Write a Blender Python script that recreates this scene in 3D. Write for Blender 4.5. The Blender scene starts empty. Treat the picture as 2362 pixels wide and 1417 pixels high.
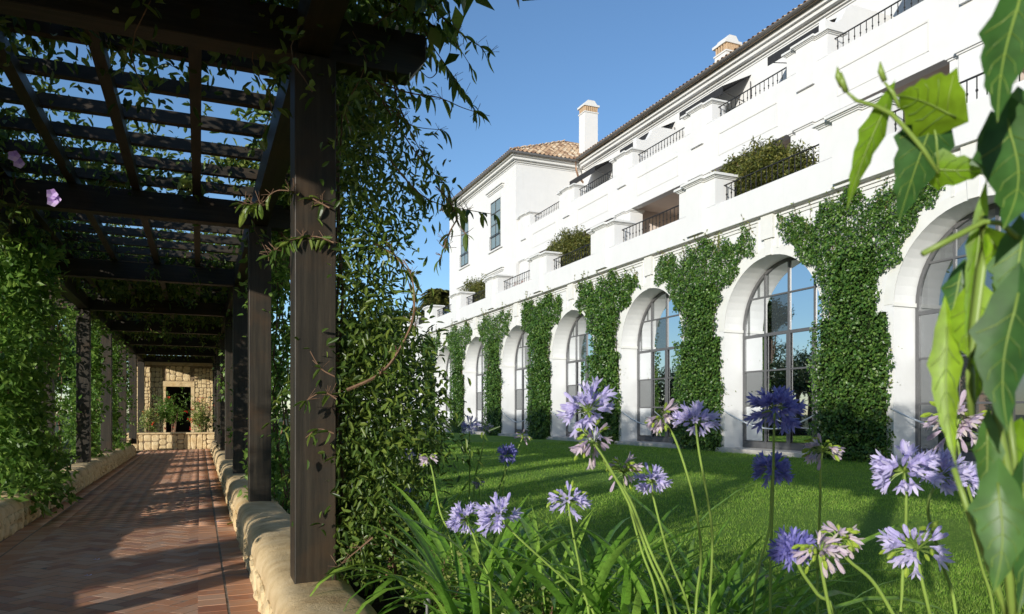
import bpy, bmesh, math, random
import numpy as np
from mathutils import Vector, Matrix, Euler
random.seed(7); RNG = np.random.default_rng(11)
S = bpy.context.scene
COL = S.collection
PI = math.pi

# ------------------------------------------------------------------ camera
F = 1700.0; CX, HY = 1181.0, 955.0           # focal length and horizon of the photograph, in its pixels
YAW = math.atan2(721, F); CT, ST = math.cos(YAW), math.sin(YAW); EYE = 1.5
cd = bpy.data.cameras.new("camera"); cam = bpy.data.objects.new("camera", cd); COL.objects.link(cam)
cam.location = (0, 0, EYE); cam.rotation_euler = (PI/2, 0, -YAW)
cd.sensor_width = 36; cd.lens = F/2362*36; cd.shift_y = (HY-708.5)/2362; cd.clip_end = 3000; cd.clip_start = 0.05
cd.dof.use_dof = True; cd.dof.focus_distance = 7.0; cd.dof.aperture_fstop = 7.5
S.camera = cam
# ------------------------------------------------------------------ world and sun
SUN_EL = math.radians(12.0); SUN_AZ = math.radians(38)     # light travels towards +X, +Y
w = bpy.data.worlds.new("World"); S.world = w; w.use_nodes = True
nt = w.node_tree; bg = nt.nodes["Background"]
sky = nt.nodes.new("ShaderNodeTexSky"); sky.sky_type = 'NISHITA'; sky.sun_disc = False
sky.sun_elevation = SUN_EL
sky.sun_rotation = math.atan2(-math.cos(SUN_AZ), -math.sin(SUN_AZ))
sky.air_density = 1.0; sky.dust_density = 0.3; sky.ozone_density = 3.6; sky.altitude = 300
nt.links.new(sky.outputs[0], bg.inputs[0]); bg.inputs[1].default_value = 0.105
sl = bpy.data.lights.new("sun", 'SUN'); sun = bpy.data.objects.new("sun", sl); COL.objects.link(sun)
sl.energy = 3.0; sl.angle = math.radians(0.53); sl.color = (1.0, 0.955, 0.87)
ld = Vector((math.cos(SUN_AZ)*math.cos(SUN_EL), math.sin(SUN_AZ)*math.cos(SUN_EL), -math.sin(SUN_EL)))
sun.rotation_euler = ld.to_track_quat('-Z', 'Y').to_euler(); sun.location = (-40, -30, 20)
S.view_settings.view_transform = 'Standard'; S.view_settings.look = 'None'
S.view_settings.exposure = 0.86; S.view_settings.gamma = 1.0
S.render.engine = 'CYCLES'
S.cycles.max_bounces = 6; S.cycles.transparent_max_bounces = 6

def at(px, py, d):                            # a pixel of the photograph and a depth give a place
    r = (px-CX)/F*d
    return Vector((r*CT+d*ST, d*CT-r*ST, EYE+(HY-py)/F*d))

# ------------------------------------------------------------------ helpers
WM = {}
def setp(o, p):
    WM[o.name] = Matrix.LocRotScale(o.location, o.rotation_euler, o.scale)
    if p is not None:
        o.parent = p; o.matrix_parent_inverse = WM[p.name].inverted()
def tag(o, label=None, cat=None, group=None, kind=None):
    for k, v in (('label', label), ('category', cat), ('group', group), ('kind', kind)):
        if v: o[k] = v
    return o
def thing(name, label, cat, loc=(0, 0, 0), group=None):
    o = bpy.data.objects.new(name, None); COL.objects.link(o); o.location = loc; o.empty_display_size = .2
    setp(o, None); return tag(o, label, cat, group)
def link(name, me, parent=None, loc=(0, 0, 0), rot=(0, 0, 0), sc=(1, 1, 1), **kw):
    o = bpy.data.objects.new(name, me); COL.objects.link(o)
    o.location = loc; o.rotation_euler = rot; o.scale = sc; setp(o, parent); return tag(o, **kw)
class MB:
    def __init__(s): s.v = []; s.f = []
    def quad(s, a, b, c, d):
        n = len(s.v); s.v += [a, b, c, d]; s.f.append((n, n+1, n+2, n+3)); return s
    def poly(s, pts):
        n = len(s.v); s.v += list(pts); s.f.append(tuple(range(n, n+len(pts)))); return s
    def box(s, x0, x1, y0, y1, z0, z1):
        n = len(s.v)
        s.v += [(x0,y0,z0),(x1,y0,z0),(x1,y1,z0),(x0,y1,z0),(x0,y0,z1),(x1,y0,z1),(x1,y1,z1),(x0,y1,z1)]
        s.f += [tuple(n+i for i in q) for q in ((0,3,2,1),(4,5,6,7),(0,1,5,4),(1,2,6,5),(2,3,7,6),(3,0,4,7))]; return s
    def prism(s, prof, axis, a, b):            # prof: (u,v) outline; axis 'x': profile in YZ, 'y': profile in XZ, 'z': in XY
        def P(u, v, t): return {'x': (t, u, v), 'y': (u, t, v), 'z': (u, v, t)}[axis]
        n = len(s.v); m = len(prof)
        s.v += [P(u, v, a) for u, v in prof]+[P(u, v, b) for u, v in prof]
        s.f += [(n+i, n+(i+1) % m, n+m+(i+1) % m, n+m+i) for i in range(m)]
        s.f += [tuple(n+i for i in range(m))[::-1], tuple(n+m+i for i in range(m))]; return s
    def tube(s, pts, r, k=6):
        pts = [Vector(p) for p in pts]; n0 = len(s.v)
        rr = r if isinstance(r, (list, tuple)) else [r]*len(pts)
        for i, p in enumerate(pts):
            t = (pts[min(i+1, len(pts)-1)]-pts[max(i-1, 0)]).normalized()
            a = t.cross(Vector((0, 0, 1)));
            if a.length < .05: a = t.cross(Vector((1, 0, 0)))
            a.normalize(); b = t.cross(a)
            for j in range(k):
                q = p+(a*math.cos(2*PI*j/k)+b*math.sin(2*PI*j/k))*rr[i]; s.v.append(tuple(q))
        for i in range(len(pts)-1):
            for j in range(k):
                s.f.append((n0+i*k+j, n0+i*k+(j+1) % k, n0+(i+1)*k+(j+1) % k, n0+(i+1)*k+j))
        s.f.append(tuple(n0+j for j in range(k))[::-1]); s.f.append(tuple(n0+(len(pts)-1)*k+j for j in range(k))); return s
    def mesh(s, name, mat, smooth=False):
        me = bpy.data.meshes.new(name); me.from_pydata([tuple(v) for v in s.v], [], s.f)
        me.materials.append(mat)
        bm = bmesh.new(); bm.from_mesh(me); bmesh.ops.recalc_face_normals(bm, faces=bm.faces); bm.to_mesh(me); bm.free()
        if smooth: me.shade_smooth()
        return me
    def build(s, name, mat, parent=None, smooth=False, bevel=0, **kw):
        o = link(name, s.mesh(name, mat, smooth), parent, **kw)
        if bevel:
            m = o.modifiers.new("bevel", 'BEVEL'); m.width = bevel; m.segments = 2; m.limit_method = 'ANGLE'
        return o
def npmesh(name, V, Fq, mat, smooth=False):    # big meshes from arrays; Fq: (n,3) or (n,4)
    me = bpy.data.meshes.new(name); k = Fq.shape[1]
    me.vertices.add(len(V)); me.vertices.foreach_set("co", V.astype(np.float32).ravel())
    me.loops.add(Fq.size); me.loops.foreach_set("vertex_index", Fq.astype(np.int32).ravel())
    me.polygons.add(len(Fq)); me.polygons.foreach_set("loop_start", np.arange(0, Fq.size, k, dtype=np.int32))
    me.polygons.foreach_set("loop_total", np.full(len(Fq), k, dtype=np.int32))
    me.materials.append(mat); me.update(); me.validate()
    if smooth: me.shade_smooth()
    return me
LEAF4 = (np.array([(0,0,0),(.38,-.5,.10),(1,0,-.06),(.38,.5,.10)]), np.array([(0,1,2),(0,2,3)]))
LEAF6 = (np.array([(0,0,0),(.28,-.42,.09),(.68,-.36,.05),(1,0,-.12),(.68,.36,.05),(.28,.42,.09)]), np.array([(0,1,2,3),(0,3,4,5)]))
def unit(a): return a/np.maximum(np.linalg.norm(a, axis=1, keepdims=True), 1e-9)
def leafmesh(name, P, D, N, L, W, mat, shape=LEAF4):
    D = unit(D); B = unit(np.cross(N, D)); N = np.cross(D, B)
    T, Fq = shape; n = len(P)
    V = (P[:, None, :] + D[:, None, :]*(T[None, :, 0:1]*L[:, None, None]) + B[:, None, :]*(T[None, :, 1:2]*W[:, None, None])
         + N[:, None, :]*(T[None, :, 2:3]*L[:, None, None])).reshape(-1, 3)
    FF = (Fq[None]+np.arange(n)[:, None, None]*len(T)).reshape(-1, Fq.shape[1])
    return npmesh(name, V, FF, mat)
def rnd(n, s=1.0): return RNG.normal(0, s, (n, 3))
def sprays(C, per, spread, droop=.5, length=.25):  # leaves in little sprays round the points C
    n = len(C)*per; c = np.repeat(C, per, 0)
    ax = np.repeat(unit(rnd(len(C))+np.array([0, 0, -droop])), per, 0)
    t = RNG.uniform(0, 1, (n, 1))
    P = c+ax*t*length+rnd(n, spread)
    D = unit(ax*.7+rnd(n, .8)+np.array([0, 0, -.25]))
    return P, D
def foliage(name, C, per, spread, L, W, mat, parent=None, droop=.5, length=.25, bias=(0, 0, .8), shape=LEAF4, **kw):
    P, D = sprays(C, per, spread, droop, length); n = len(P)
    N = unit(rnd(n, .6)+np.array(bias))
    Ls = L*RNG.uniform(.6, 1.25, n); Ws = W*RNG.uniform(.7, 1.2, n)
    return link(name, leafmesh(name, P, D, N, Ls, Ws, mat, shape), parent, **kw)

# ------------------------------------------------------------------ materials
def newmat(name):
    m = bpy.data.materials.new(name); m.use_nodes = True
    return m, m.node_tree, m.node_tree.nodes["Principled BSDF"]
def N(nt, t, **k):
    n = nt.nodes.new(t)
    for a, b in k.items(): setattr(n, a, b)
    return n
def coords(nt, scale=(1, 1, 1), kind='Object'):
    c = N(nt, "ShaderNodeTexCoord"); m = N(nt, "ShaderNodeMapping"); m.inputs['Scale'].default_value = scale
    nt.links.new(c.outputs[kind], m.inputs['Vector']); return m.outputs[0]
def noise(nt, vec, scale, detail=4, rough=.6):
    n = N(nt, "ShaderNodeTexNoise"); n.inputs['Scale'].default_value = scale
    n.inputs['Detail'].default_value = detail; n.inputs['Roughness'].default_value = rough
    nt.links.new(vec, n.inputs['Vector']); return n.outputs[0]
def ramp(nt, fac, stops):
    r = N(nt, "ShaderNodeValToRGB"); e = r.color_ramp.elements
    while len(e) < len(stops): e.new(.5)
    for i, (p, c) in enumerate(stops): e[i].position = p; e[i].color = (*c, 1)
    nt.links.new(fac, r.inputs[0]); return r.outputs[0]
def mix(nt, a, b, fac, mode='MIX'):
    m = N(nt, "ShaderNodeMix", data_type='RGBA', blend_type=mode)
    for s, v in ((0, fac), (6, a), (7, b)):
        if isinstance(v, (float, int)): m.inputs[s].default_value = v
        elif isinstance(v, tuple): m.inputs[s].default_value = (*v, 1)
        else: nt.links.new(v, m.inputs[s])
    return m.outputs[2]
def bump(nt, b, h, strength=.3, dist=.02):
    n = N(nt, "ShaderNodeBump"); n.inputs['Strength'].default_value = strength; n.inputs['Distance'].default_value = dist
    nt.links.new(h, n.inputs['Height']); nt.links.new(n.outputs[0], b.inputs['Normal'])
def island(nt):
    g = N(nt, "ShaderNodeNewGeometry"); return g.outputs['Random Per Island']
def objrand(nt):
    g = N(nt, "ShaderNodeObjectInfo"); return g.outputs['Random']
def mat_leaf(name, dark, mid, light, trans=.35, rough=.42, byobj=False, spec=.4):
    m, nt, b = newmat(name)
    c = ramp(nt, objrand(nt) if byobj else island(nt), [(0, dark), (.5, mid), (.9, light)])
    v = noise(nt, coords(nt), 40 if byobj else 3, 2)
    c = mix(nt, c, (.5, .5, .5), .25, 'MULTIPLY') if False else c
    hv = N(nt, "ShaderNodeHueSaturation"); nt.links.new(c, hv.inputs['Color'])
    mr = N(nt, "ShaderNodeMapRange"); nt.links.new(v, mr.inputs[0]); mr.inputs[1].default_value=.3; mr.inputs[2].default_value=.7
    mr.inputs[3].default_value = .75; mr.inputs[4].default_value = 1.25; nt.links.new(mr.outputs[0], hv.inputs['Value'])
    nt.links.new(hv.outputs[0], b.inputs['Base Color']); b.inputs['Roughness'].default_value = rough
    b.inputs['Specular IOR Level'].default_value = spec
    t = N(nt, "ShaderNodeBsdfTranslucent"); tc = N(nt, "ShaderNodeHueSaturation"); tc.inputs['Value'].default_value = 1.7; tc.inputs['Hue'].default_value = .485
    nt.links.new(hv.outputs[0], tc.inputs['Color']); nt.links.new(tc.outputs[0], t.inputs[0])
    x = N(nt, "ShaderNodeMixShader"); x.inputs[0].default_value = trans
    nt.links.new(b.outputs[0], x.inputs[1]); nt.links.new(t.outputs[0], x.inputs[2])
    nt.links.new(x.outputs[0], nt.nodes["Material Output"].inputs[0]); return m
def mat_simple(name, col, rough=.6, metal=0, var=.15, scale=6, bmp=.15, bscale=60, bdist=.01, spec=.5, vec=(1, 1, 1)):
    m, nt, b = newmat(name); v = coords(nt, vec)
    lo = tuple(c*(1-var) for c in col); hi = tuple(min(1, c*(1+var)) for c in col)
    nt.links.new(ramp(nt, noise(nt, v, scale), [(.3, lo), (.7, hi)]), b.inputs['Base Color'])
    b.inputs['Roughness'].default_value = rough; b.inputs['Metallic'].default_value = metal
    b.inputs['Specular IOR Level'].default_value = spec
    if bmp: bump(nt, b, noise(nt, v, bscale, 5), bmp, bdist)
    return m
def mat_wood(name, vec):
    m, nt, b = newmat(name); v = coords(nt, vec)
    n1 = noise(nt, v, 1.0, 8, .7); n2 = noise(nt, coords(nt), 2.2, 4)
    c = ramp(nt, n1, [(.25, (.008, .007, .005)), (.5, (.025, .020, .0135)), (.75, (.052, .041, .027))])
    c = mix(nt, c, (.075, .038, .015), ramp(nt, n2, [(.5, (0, 0, 0)), (.75, (.5, .5, .5))]))
    nt.links.new(c, b.inputs['Base Color']); b.inputs['Roughness'].default_value = .5
    b.inputs['Specular IOR Level'].default_value = .35
    bump(nt, b, n1, .45, .004); return m
WOODZ = mat_wood("stained_wood_upright", (26, 26, 1.1)); WOODX = mat_wood("stained_wood_across", (1.1, 26, 26)); WOODY = mat_wood("stained_wood_along", (26, 1.1, 26))
def mat_stone(name, a, b2, c3, scale=5, bs=18, strength=.6):
    m, nt, b = newmat(name); v = coords(nt)
    c = ramp(nt, noise(nt, v, scale, 7, .65), [(.3, a), (.5, b2), (.72, c3)])
    c = mix(nt, c, (.5, .30, .10), ramp(nt, noise(nt, v, 1.7, 3), [(.55, (0, 0, 0)), (.72, (.55, .55, .55))]))
    nt.links.new(c, b.inputs['Base Color']); b.inputs['Roughness'].default_value = .85
    b.inputs['Specular IOR Level'].default_value = .2
    bump(nt, b, noise(nt, v, bs, 8, .7), strength, .02); return m
M_COPE = mat_stone("coping_stone", (.37, .255, .13), (.54, .40, .22), (.62, .49, .30), 5, 30, .6)
M_RUBBLE = mat_stone("rubble_stone", (.36, .25, .13), (.58, .44, .24), (.68, .55, .34), 6, 16, .8)
M_MORTAR = mat_simple("dark_mortar", (.20, .14, .08), .95, 0, .4, 12, .8, 30, .02)
M_WHITE = mat_simple("white_render", (.61, .61, .60), .75, 0, .03, 1.2, .25, 12, .006, .25)
def weathered_white():
    m, nt, b = newmat("white_render_wall"); v = coords(nt)
    c = ramp(nt, noise(nt, v, 1.5, 6, .6), [(.3, (.605, .605, .60)), (.7, (.635, .635, .63))])
    st = noise(nt, coords(nt, (6, 6, .35)), 1.0, 5, .6)
    c = mix(nt, c, (.46, .45, .41), ramp(nt, st, [(.58, (0, 0, 0)), (.82, (.16, .16, .16))]))
    nt.links.new(c, b.inputs['Base Color']); b.inputs['Roughness'].default_value = .8; b.inputs['Specular IOR Level'].default_value = .2
    bump(nt, b, noise(nt, v, 9, 6), .3, .012); return m
M_WALL = weathered_white()
M_TRIM = mat_simple("cream_trim", (.61, .605, .575), .7, 0, .04, 2, .15, 20, .004, .25)
M_BEIGE = mat_simple("beige_plaster", (.60, .52, .46), .85, 0, .05, 2, .1, 20, .004, .2)
M_IRON = mat_simple("black_iron", (.03, .028, .027), .5, .3, .2, 8, .1)
M_FRAME = mat_simple("grey_steel_frame", (.12, .12, .123), .45, .3, .06, 5, .08)
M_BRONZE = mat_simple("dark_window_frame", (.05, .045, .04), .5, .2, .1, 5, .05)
M_AWN = mat_simple("black_awning_cloth", (.018, .019, .022), .9, 0, .2, 9, .2, 90)
M_ZINC = mat_simple("zinc_gutter", (.17, .16, .15), .55, .5, .15, 5, .1)
M_COPPER = mat_simple("copper_downpipe", (.33, .2, .13), .5, .6, .2, 5, .1)
M_ROPE = mat_simple("pale_rope", (.55, .58, .62), .8, 0, .1, 20, .4, 80)
M_STEP = mat_simple("grey_step_stone", (.42, .39, .35), .85, 0, .15, 5, .4, 25)
def glass_mat(name, refl, tint):
    m, nt, b = newmat(name); b.inputs['Base Color'].default_value = (*tint, 1); b.inputs['Roughness'].default_value = .25
    g = N(nt, "ShaderNodeBsdfGlossy"); g.inputs['Roughness'].default_value = .015; g.inputs['Color'].default_value = (.93, .95, .97, 1)
    bp = N(nt, "ShaderNodeBump"); bp.inputs['Strength'].default_value = .05; bp.inputs['Distance'].default_value = .05
    nt.links.new(noise(nt, coords(nt), .7, 1), bp.inputs['Height']); nt.links.new(bp.outputs[0], g.inputs['Normal'])
    lw = N(nt, "ShaderNodeLayerWeight"); lw.inputs[0].default_value = .3
    mr = N(nt, "ShaderNodeMapRange"); nt.links.new(lw.outputs['Fresnel'], mr.inputs[0]); mr.inputs[3].default_value = refl; mr.inputs[4].default_value = 1
    x = N(nt, "ShaderNodeMixShader"); nt.links.new(mr.outputs[0], x.inputs[0])
    nt.links.new(b.outputs[0], x.inputs[1]); nt.links.new(g.outputs[0], x.inputs[2])
    nt.links.new(x.outputs[0], nt.nodes["Material Output"].inputs[0]); return m
M_GLASS = glass_mat("door_glass", .22, (.03, .035, .035)); M_GLASS2 = glass_mat("window_glass", .06, (.20, .24, .21))
def tile_mat():
    m, nt, b = newmat("clay_roof_tile")
    c = ramp(nt, island(nt), [(0, (.20, .11, .065)), (.35, (.42, .27, .16)), (.7, (.55, .40, .25)), (1, (.62, .52, .38))])
    c = mix(nt, c, (.5, .5, .5), ramp(nt, noise(nt, coords(nt), 8), [(.45, (0, 0, 0)), (.8, (.5, .5, .5))]), 'MULTIPLY')
    nt.links.new(c, b.inputs['Base Color']); b.inputs['Roughness'].default_value = .9; return m
M_TILE = tile_mat()
def brick_mat():
    m, nt, b = newmat("clay_paving_brick")
    c = ramp(nt, objrand(nt), [(0, (.38, .16, .09)), (.15, (.50, .23, .12)), (.55, (.56, .29, .165)), (.9, (.57, .35, .23)), (1, (.34, .14, .085))])
    return m, nt, b, c
def finish_brick(m, nt, b, c):
    v = coords(nt, kind='Object'); g = N(nt, "ShaderNodeNewGeometry")
    n1 = noise(nt, g.outputs['Position'], 9, 6, .7)
    c = mix(nt, c, (.46, .38, .32), ramp(nt, n1, [(.5, (0, 0, 0)), (.8, (.6, .6, .6))]))
    nt.links.new(c, b.inputs['Base Color']); b.inputs['Roughness'].default_value = .6; b.inputs['Specular IOR Level'].default_value = .35
    bump(nt, b, noise(nt, g.outputs['Position'], 45, 5), .2, .003); return m
M_BRICK = finish_brick(*brick_mat())
m_, nt_, b_ = newmat("clay_paving_brick_far")
M_BRICK2 = finish_brick(m_, nt_, b_, ramp(nt_, island(nt_), [(0, (.38, .16, .09)), (.15, (.50, .23, .12)), (.55, (.56, .29, .165)), (.9, (.57, .35, .23)), (1, (.34, .14, .085))]))
M_JOINT = mat_simple("pale_sand_joint", (.24, .19, .14), .95, 0, .3, 15, .6, 60)
M_SOIL = mat_simple("dark_soil", (.022, .016, .012), .95, 0, .5, 10, 1.0, 18, .05, .1)
def ground_mat(name, a, b2, c3, s):
    m, nt, b = newmat(name); v = coords(nt)
    c = ramp(nt, noise(nt, v, s, 8, .7), [(.3, a), (.5, b2), (.7, c3)])
    c = mix(nt, c, ramp(nt, noise(nt, v, .35, 4), [(.35, (.75, .85, .7)), (.65, (1.2, 1.1, 1))]), .7, 'MULTIPLY')
    nt.links.new(c, b.inputs['Base Color']); b.inputs['Roughness'].default_value = .9; b.inputs['Specular IOR Level'].default_value = .15
    bump(nt, b, noise(nt, v, 55, 6, .8), .9, .03); return m
M_LAWN = ground_mat("lawn_ground", (.10, .195, .025), (.14, .255, .035), (.19, .30, .05), 14)
M_EARTH = ground_mat("rough_ground", (.05, .06, .02), (.09, .09, .04), (.14, .12, .07), 4)
L_IVY = mat_leaf("ivy_leaf", (.028, .072, .012), (.055, .128, .02), (.115, .195, .036), .28, .38)
L_IVYD = mat_leaf("ivy_leaf_tip", (.09, .13, .03), (.16, .2, .05), (.25, .27, .08), .3, .4)
L_JAS = mat_leaf("jasmine_leaf", (.038, .075, .014), (.08, .14, .024), (.17, .23, .04), .4, .38)
L_JASO = mat_leaf("jasmine_leaf_single", (.05, .09, .016), (.10, .165, .028), (.20, .26, .045), .45, .36, True)
L_VINE = mat_leaf("vine_leaf", (.055, .12, .02), (.10, .20, .032), (.18, .29, .055), .5, .4)
L_DARK = mat_leaf("dark_tree_leaf", (.018, .035, .012), (.03, .055, .018), (.055, .085, .025), .2, .5)
L_BOX = mat_leaf("olive_shrub_leaf", (.05, .065, .015), (.1, .12, .025), (.19, .18, .04), .3, .45)
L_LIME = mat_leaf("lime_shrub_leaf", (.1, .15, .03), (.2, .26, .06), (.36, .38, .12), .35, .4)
L_STRAP = mat_leaf("agapanthus_leaf", (.09, .20, .026), (.15, .31, .04), (.26, .42, .065), .45, .32, True, .5)
L_FORE = mat_leaf("foreground_leaf", (.14, .28, .012), (.20, .36, .015), (.28, .45, .025), .55, .42, True)
L_FDARK = mat_leaf("foreground_leaf_dark", (.035, .1, .02), (.05, .13, .025), (.07, .16, .03), .35, .42, True)
L_GRASS = mat_leaf("grass_blade", (.125, .245, .026), (.185, .325, .04), (.28, .38, .07), .45, .5, spec=.25)
M_PETAL = mat_leaf("violet_petal", (.33, .30, .52), (.48, .44, .68), (.68, .62, .80), .38, .5)
M_PETALD = mat_leaf("deep_violet_petal", (.11, .11, .36), (.18, .17, .48), (.30, .28, .60), .3, .5)
M_PETALF = mat_leaf("faded_petal", (.42, .33, .48), (.55, .45, .58), (.62, .55, .5), .35, .6)
M_POD = mat_leaf("green_pod", (.2, .3, .03), (.3, .42, .05), (.4, .5, .08), .3, .4)
M_STEM = mat_leaf("green_stem", (.14, .24, .04), (.22, .33, .06), (.3, .4, .09), .15, .4)
M_TWIG = mat_simple("brown_twig", (.16, .09, .05), .8, 0, .3, 20, .3, 60)
M_BARK = mat_simple("tree_bark", (.10, .07, .05), .9, 0, .35, 6, .8, 14, .05)
M_RED = mat_leaf("red_petal", (.6, .03, .02), (.7, .06, .03), (.75, .12, .05), .3, .5)
M_PURP = mat_leaf("purple_petal", (.4, .2, .55), (.5, .32, .65), (.65, .5, .75), .4, .5)
M_GREYPL = mat_simple("grey_plastic", (.16, .16, .15), .6, 0, .1, 20, .1)

# ------------------------------------------------------------------ ground
ground = MB(); ground.quad((-600, -200, -.03), (600, -200, -.03), (600, 1500, -.03), (-600, 1500, -.03)).build("ground", M_EARTH, kind='structure')
# lawn: gently uneven sheet between the flower bed and the hotel
def bed_edge(y): return 2.1+0.5*math.sin(y*.35)+max(0, (6-y))*.42      # where soil gives way to lawn
gx = np.linspace(0, 1, 60); gy = np.linspace(-6, 95, 160)
GX, GY = np.meshgrid(gx, gy); XL = np.vectorize(bed_edge)(np.clip(GY, 1, 60)); XX = XL+(21.0-XL)*GX
ZZ = .012*np.sin(XX*.9)+.012*np.sin(GY*.7+XX*.4)
V = np.stack([XX, GY, ZZ], -1).reshape(-1, 3); i = np.arange(159)[:, None]*60+np.arange(59)[None]; i = i.ravel()
link("lawn", npmesh("lawn", V, np.stack([i, i+1, i+61, i+60], 1), M_LAWN, True), kind='structure')
XX = .9+(XL+.25-.9)*GX; ZZ = -.012+.28*(1-GX)+.03*np.sin(XX*7+GY*3)*np.sin(GY*5)*(1-GX)
V = np.stack([XX, GY, ZZ], -1).reshape(-1, 3)
link("flower_bed_soil", npmesh("flower_bed_soil", V, np.stack([i, i+1, i+61, i+60], 1), M_SOIL, True), kind='structure')
MB().box(-6.5, -2.3, -6, 34, -.2, .0).build("planting_bed_soil", M_SOIL, kind='structure')
# grass blades on the near lawn
n = 260000
d = 4.5+RNG.random(n)**1.8*34; a = RNG.uniform(-.28, .80, n); r = a*d
X = r*CT+d*ST; Y = d*CT-r*ST; XLn = 2.1+.5*np.sin(Y*.35)+np.maximum(0, 6-Y)*.42
k = (X > XLn) & (X < 18.8) & (Y > 1); X, Y = X[k], Y[k]; n = len(X)
h = RNG.uniform(.02, .045, n)*(1+np.clip((d[k]-8)/16, 0, 1)); wd = .003+.0006*d[k]
P = np.stack([X, Y, np.full(n, .0)], 1); D = unit(rnd(n, .35)+np.array([0, 0, 1.0])); Nn = unit(rnd(n)*np.array([1, 1, .1]))
G3 = (np.array([(0, -.5, 0), (0, .5, 0), (1, 0, 0)]), np.array([(0, 1, 2)]))
link("lawn_grass", leafmesh("lawn_grass", P, D, Nn, h, wd, L_GRASS, G3), kind='stuff', label='short mown green grass of the lawn', )

# ------------------------------------------------------------------ brick path
path = MB().box(-2.12, .44, -6, 36, -.25, .0350).build("brick_path", M_JOINT, kind='structure')
bricks = []     # (cx, cy, length, width, angle)
bl, bw = .27, .133
# herringbone field, running bond at 45 degrees, border rows laid across
def herring():
    out = []; L2 = bl+.006; W2 = bw+.006
    c, s = math.cos(PI/4), math.sin(PI/4)
    for a in range(-160, 260):
        for b in range(-60, 60):
            for q in (0, 1):
                # classic 2:1 herringbone: horizontal brick at (a*W + b*2W), vertical beside it
                u = a*W2+b*2*W2; v = a*W2-b*2*W2
                if q == 0: cu, cv, ang = u+W2, v+W2/2, 0
                else: cu, cv, ang = u+W2*.5, v+W2*2, PI/2
                x = (cu*c-cv*s); y = (cu*s+cv*c)
                out.append((x-.9, y, ang+PI/4))
    return out
X0F, X1F = -1.70, .01
seen = set()
for (x, y, a) in herring():
    if X0F < x < X1F and -1 < y < 33.2:
        key = (round(x, 2), round(y, 2), round(a, 2))
        if key in seen: continue
        seen.add(key); bricks.append((x, y, bl, bw, a))
for (x0, x1) in ((-.018, .198), (.204, .42), (-2.085, -1.88), (-1.874, -1.668)):
    y = -1.0
    while y < 33.2:
        q_ = random.choice((.11, .16, .19, .19)); bricks.append(((x0+x1)/2, y+q_/2, x1-x0-.012, q_, 0)); y += q_+.006
def brick_geo(L, W):
    m = MB(); e = .0018; h0, h1 = -.03, .004
    m.v = [(-L/2,-W/2,h0),(L/2,-W/2,h0),(L/2,W/2,h0),(-L/2,W/2,h0),(-L/2+e,-W/2+e,h1),(L/2-e,-W/2+e,h1),(L/2-e,W/2-e,h1),(-L/2+e,W/2-e,h1)]
    m.f = [(4,5,6,7),(0,1,5,4),(1,2,6,5),(2,3,7,6),(3,0,4,7)]; return m
BG = {}
vis = []
for b in bricks:
    dd = b[1]*CT+b[0]*ST
    if dd < 4.2 or dd > 60: far = 99+dd
    px = CX+F*(b[0]*CT-b[1]*ST)/max(dd, .1); py = HY+F*EYE/max(dd, .1)
    inv = -40 < px < 640 and py < 1440
    vis.append((0 if inv else 1, dd, b))
vis.sort(key=lambda t: (t[0], t[1]))
for (_, dd, b) in vis[:300]:
    key = (round(b[2], 3), round(b[3], 3))
    if key not in BG: BG[key] = brick_geo(b[2], b[3]).mesh("brick", M_BRICK)
    link("brick", BG[key], path, (b[0], b[1], .032+random.uniform(-.0007, .0007)+(.0018 if b[4] == 0 else 0)), (random.uniform(-.0025, .0025), random.uniform(-.0025, .0025), b[4]))
rest = [t[2] for t in vis[300:]]
T = np.array(brick_geo(1, 1).v); Fb = np.array(brick_geo(1, 1).f)
A = np.array([(b[0], b[1], b[2], b[3], b[4]) for b in rest]); nB = len(A)
lx = np.sign(T[None, :, 0])*(A[:, 2:3]/2-.005*(T[None, :, 2] > 0)); ly = np.sign(T[None, :, 1])*(A[:, 3:4]/2-.005*(T[None, :, 2] > 0))
ca, sa = np.cos(A[:, 4:5]), np.sin(A[:, 4:5])
V = np.stack([A[:, 0:1]+lx*ca-ly*sa, A[:, 1:2]+lx*sa+ly*ca, np.broadcast_to(T[None, :, 2]+.032, lx.shape)+RNG.uniform(-.0007, .0007, (nB, 1))+.0018*(A[:, 4:5] == 0)], -1).reshape(-1, 3)
link("brick", npmesh("brick_field", V, (Fb[None]+np.arange(nB)[:, None, None]*8).reshape(-1, 4), M_BRICK2), path, kind='stuff')

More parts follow.
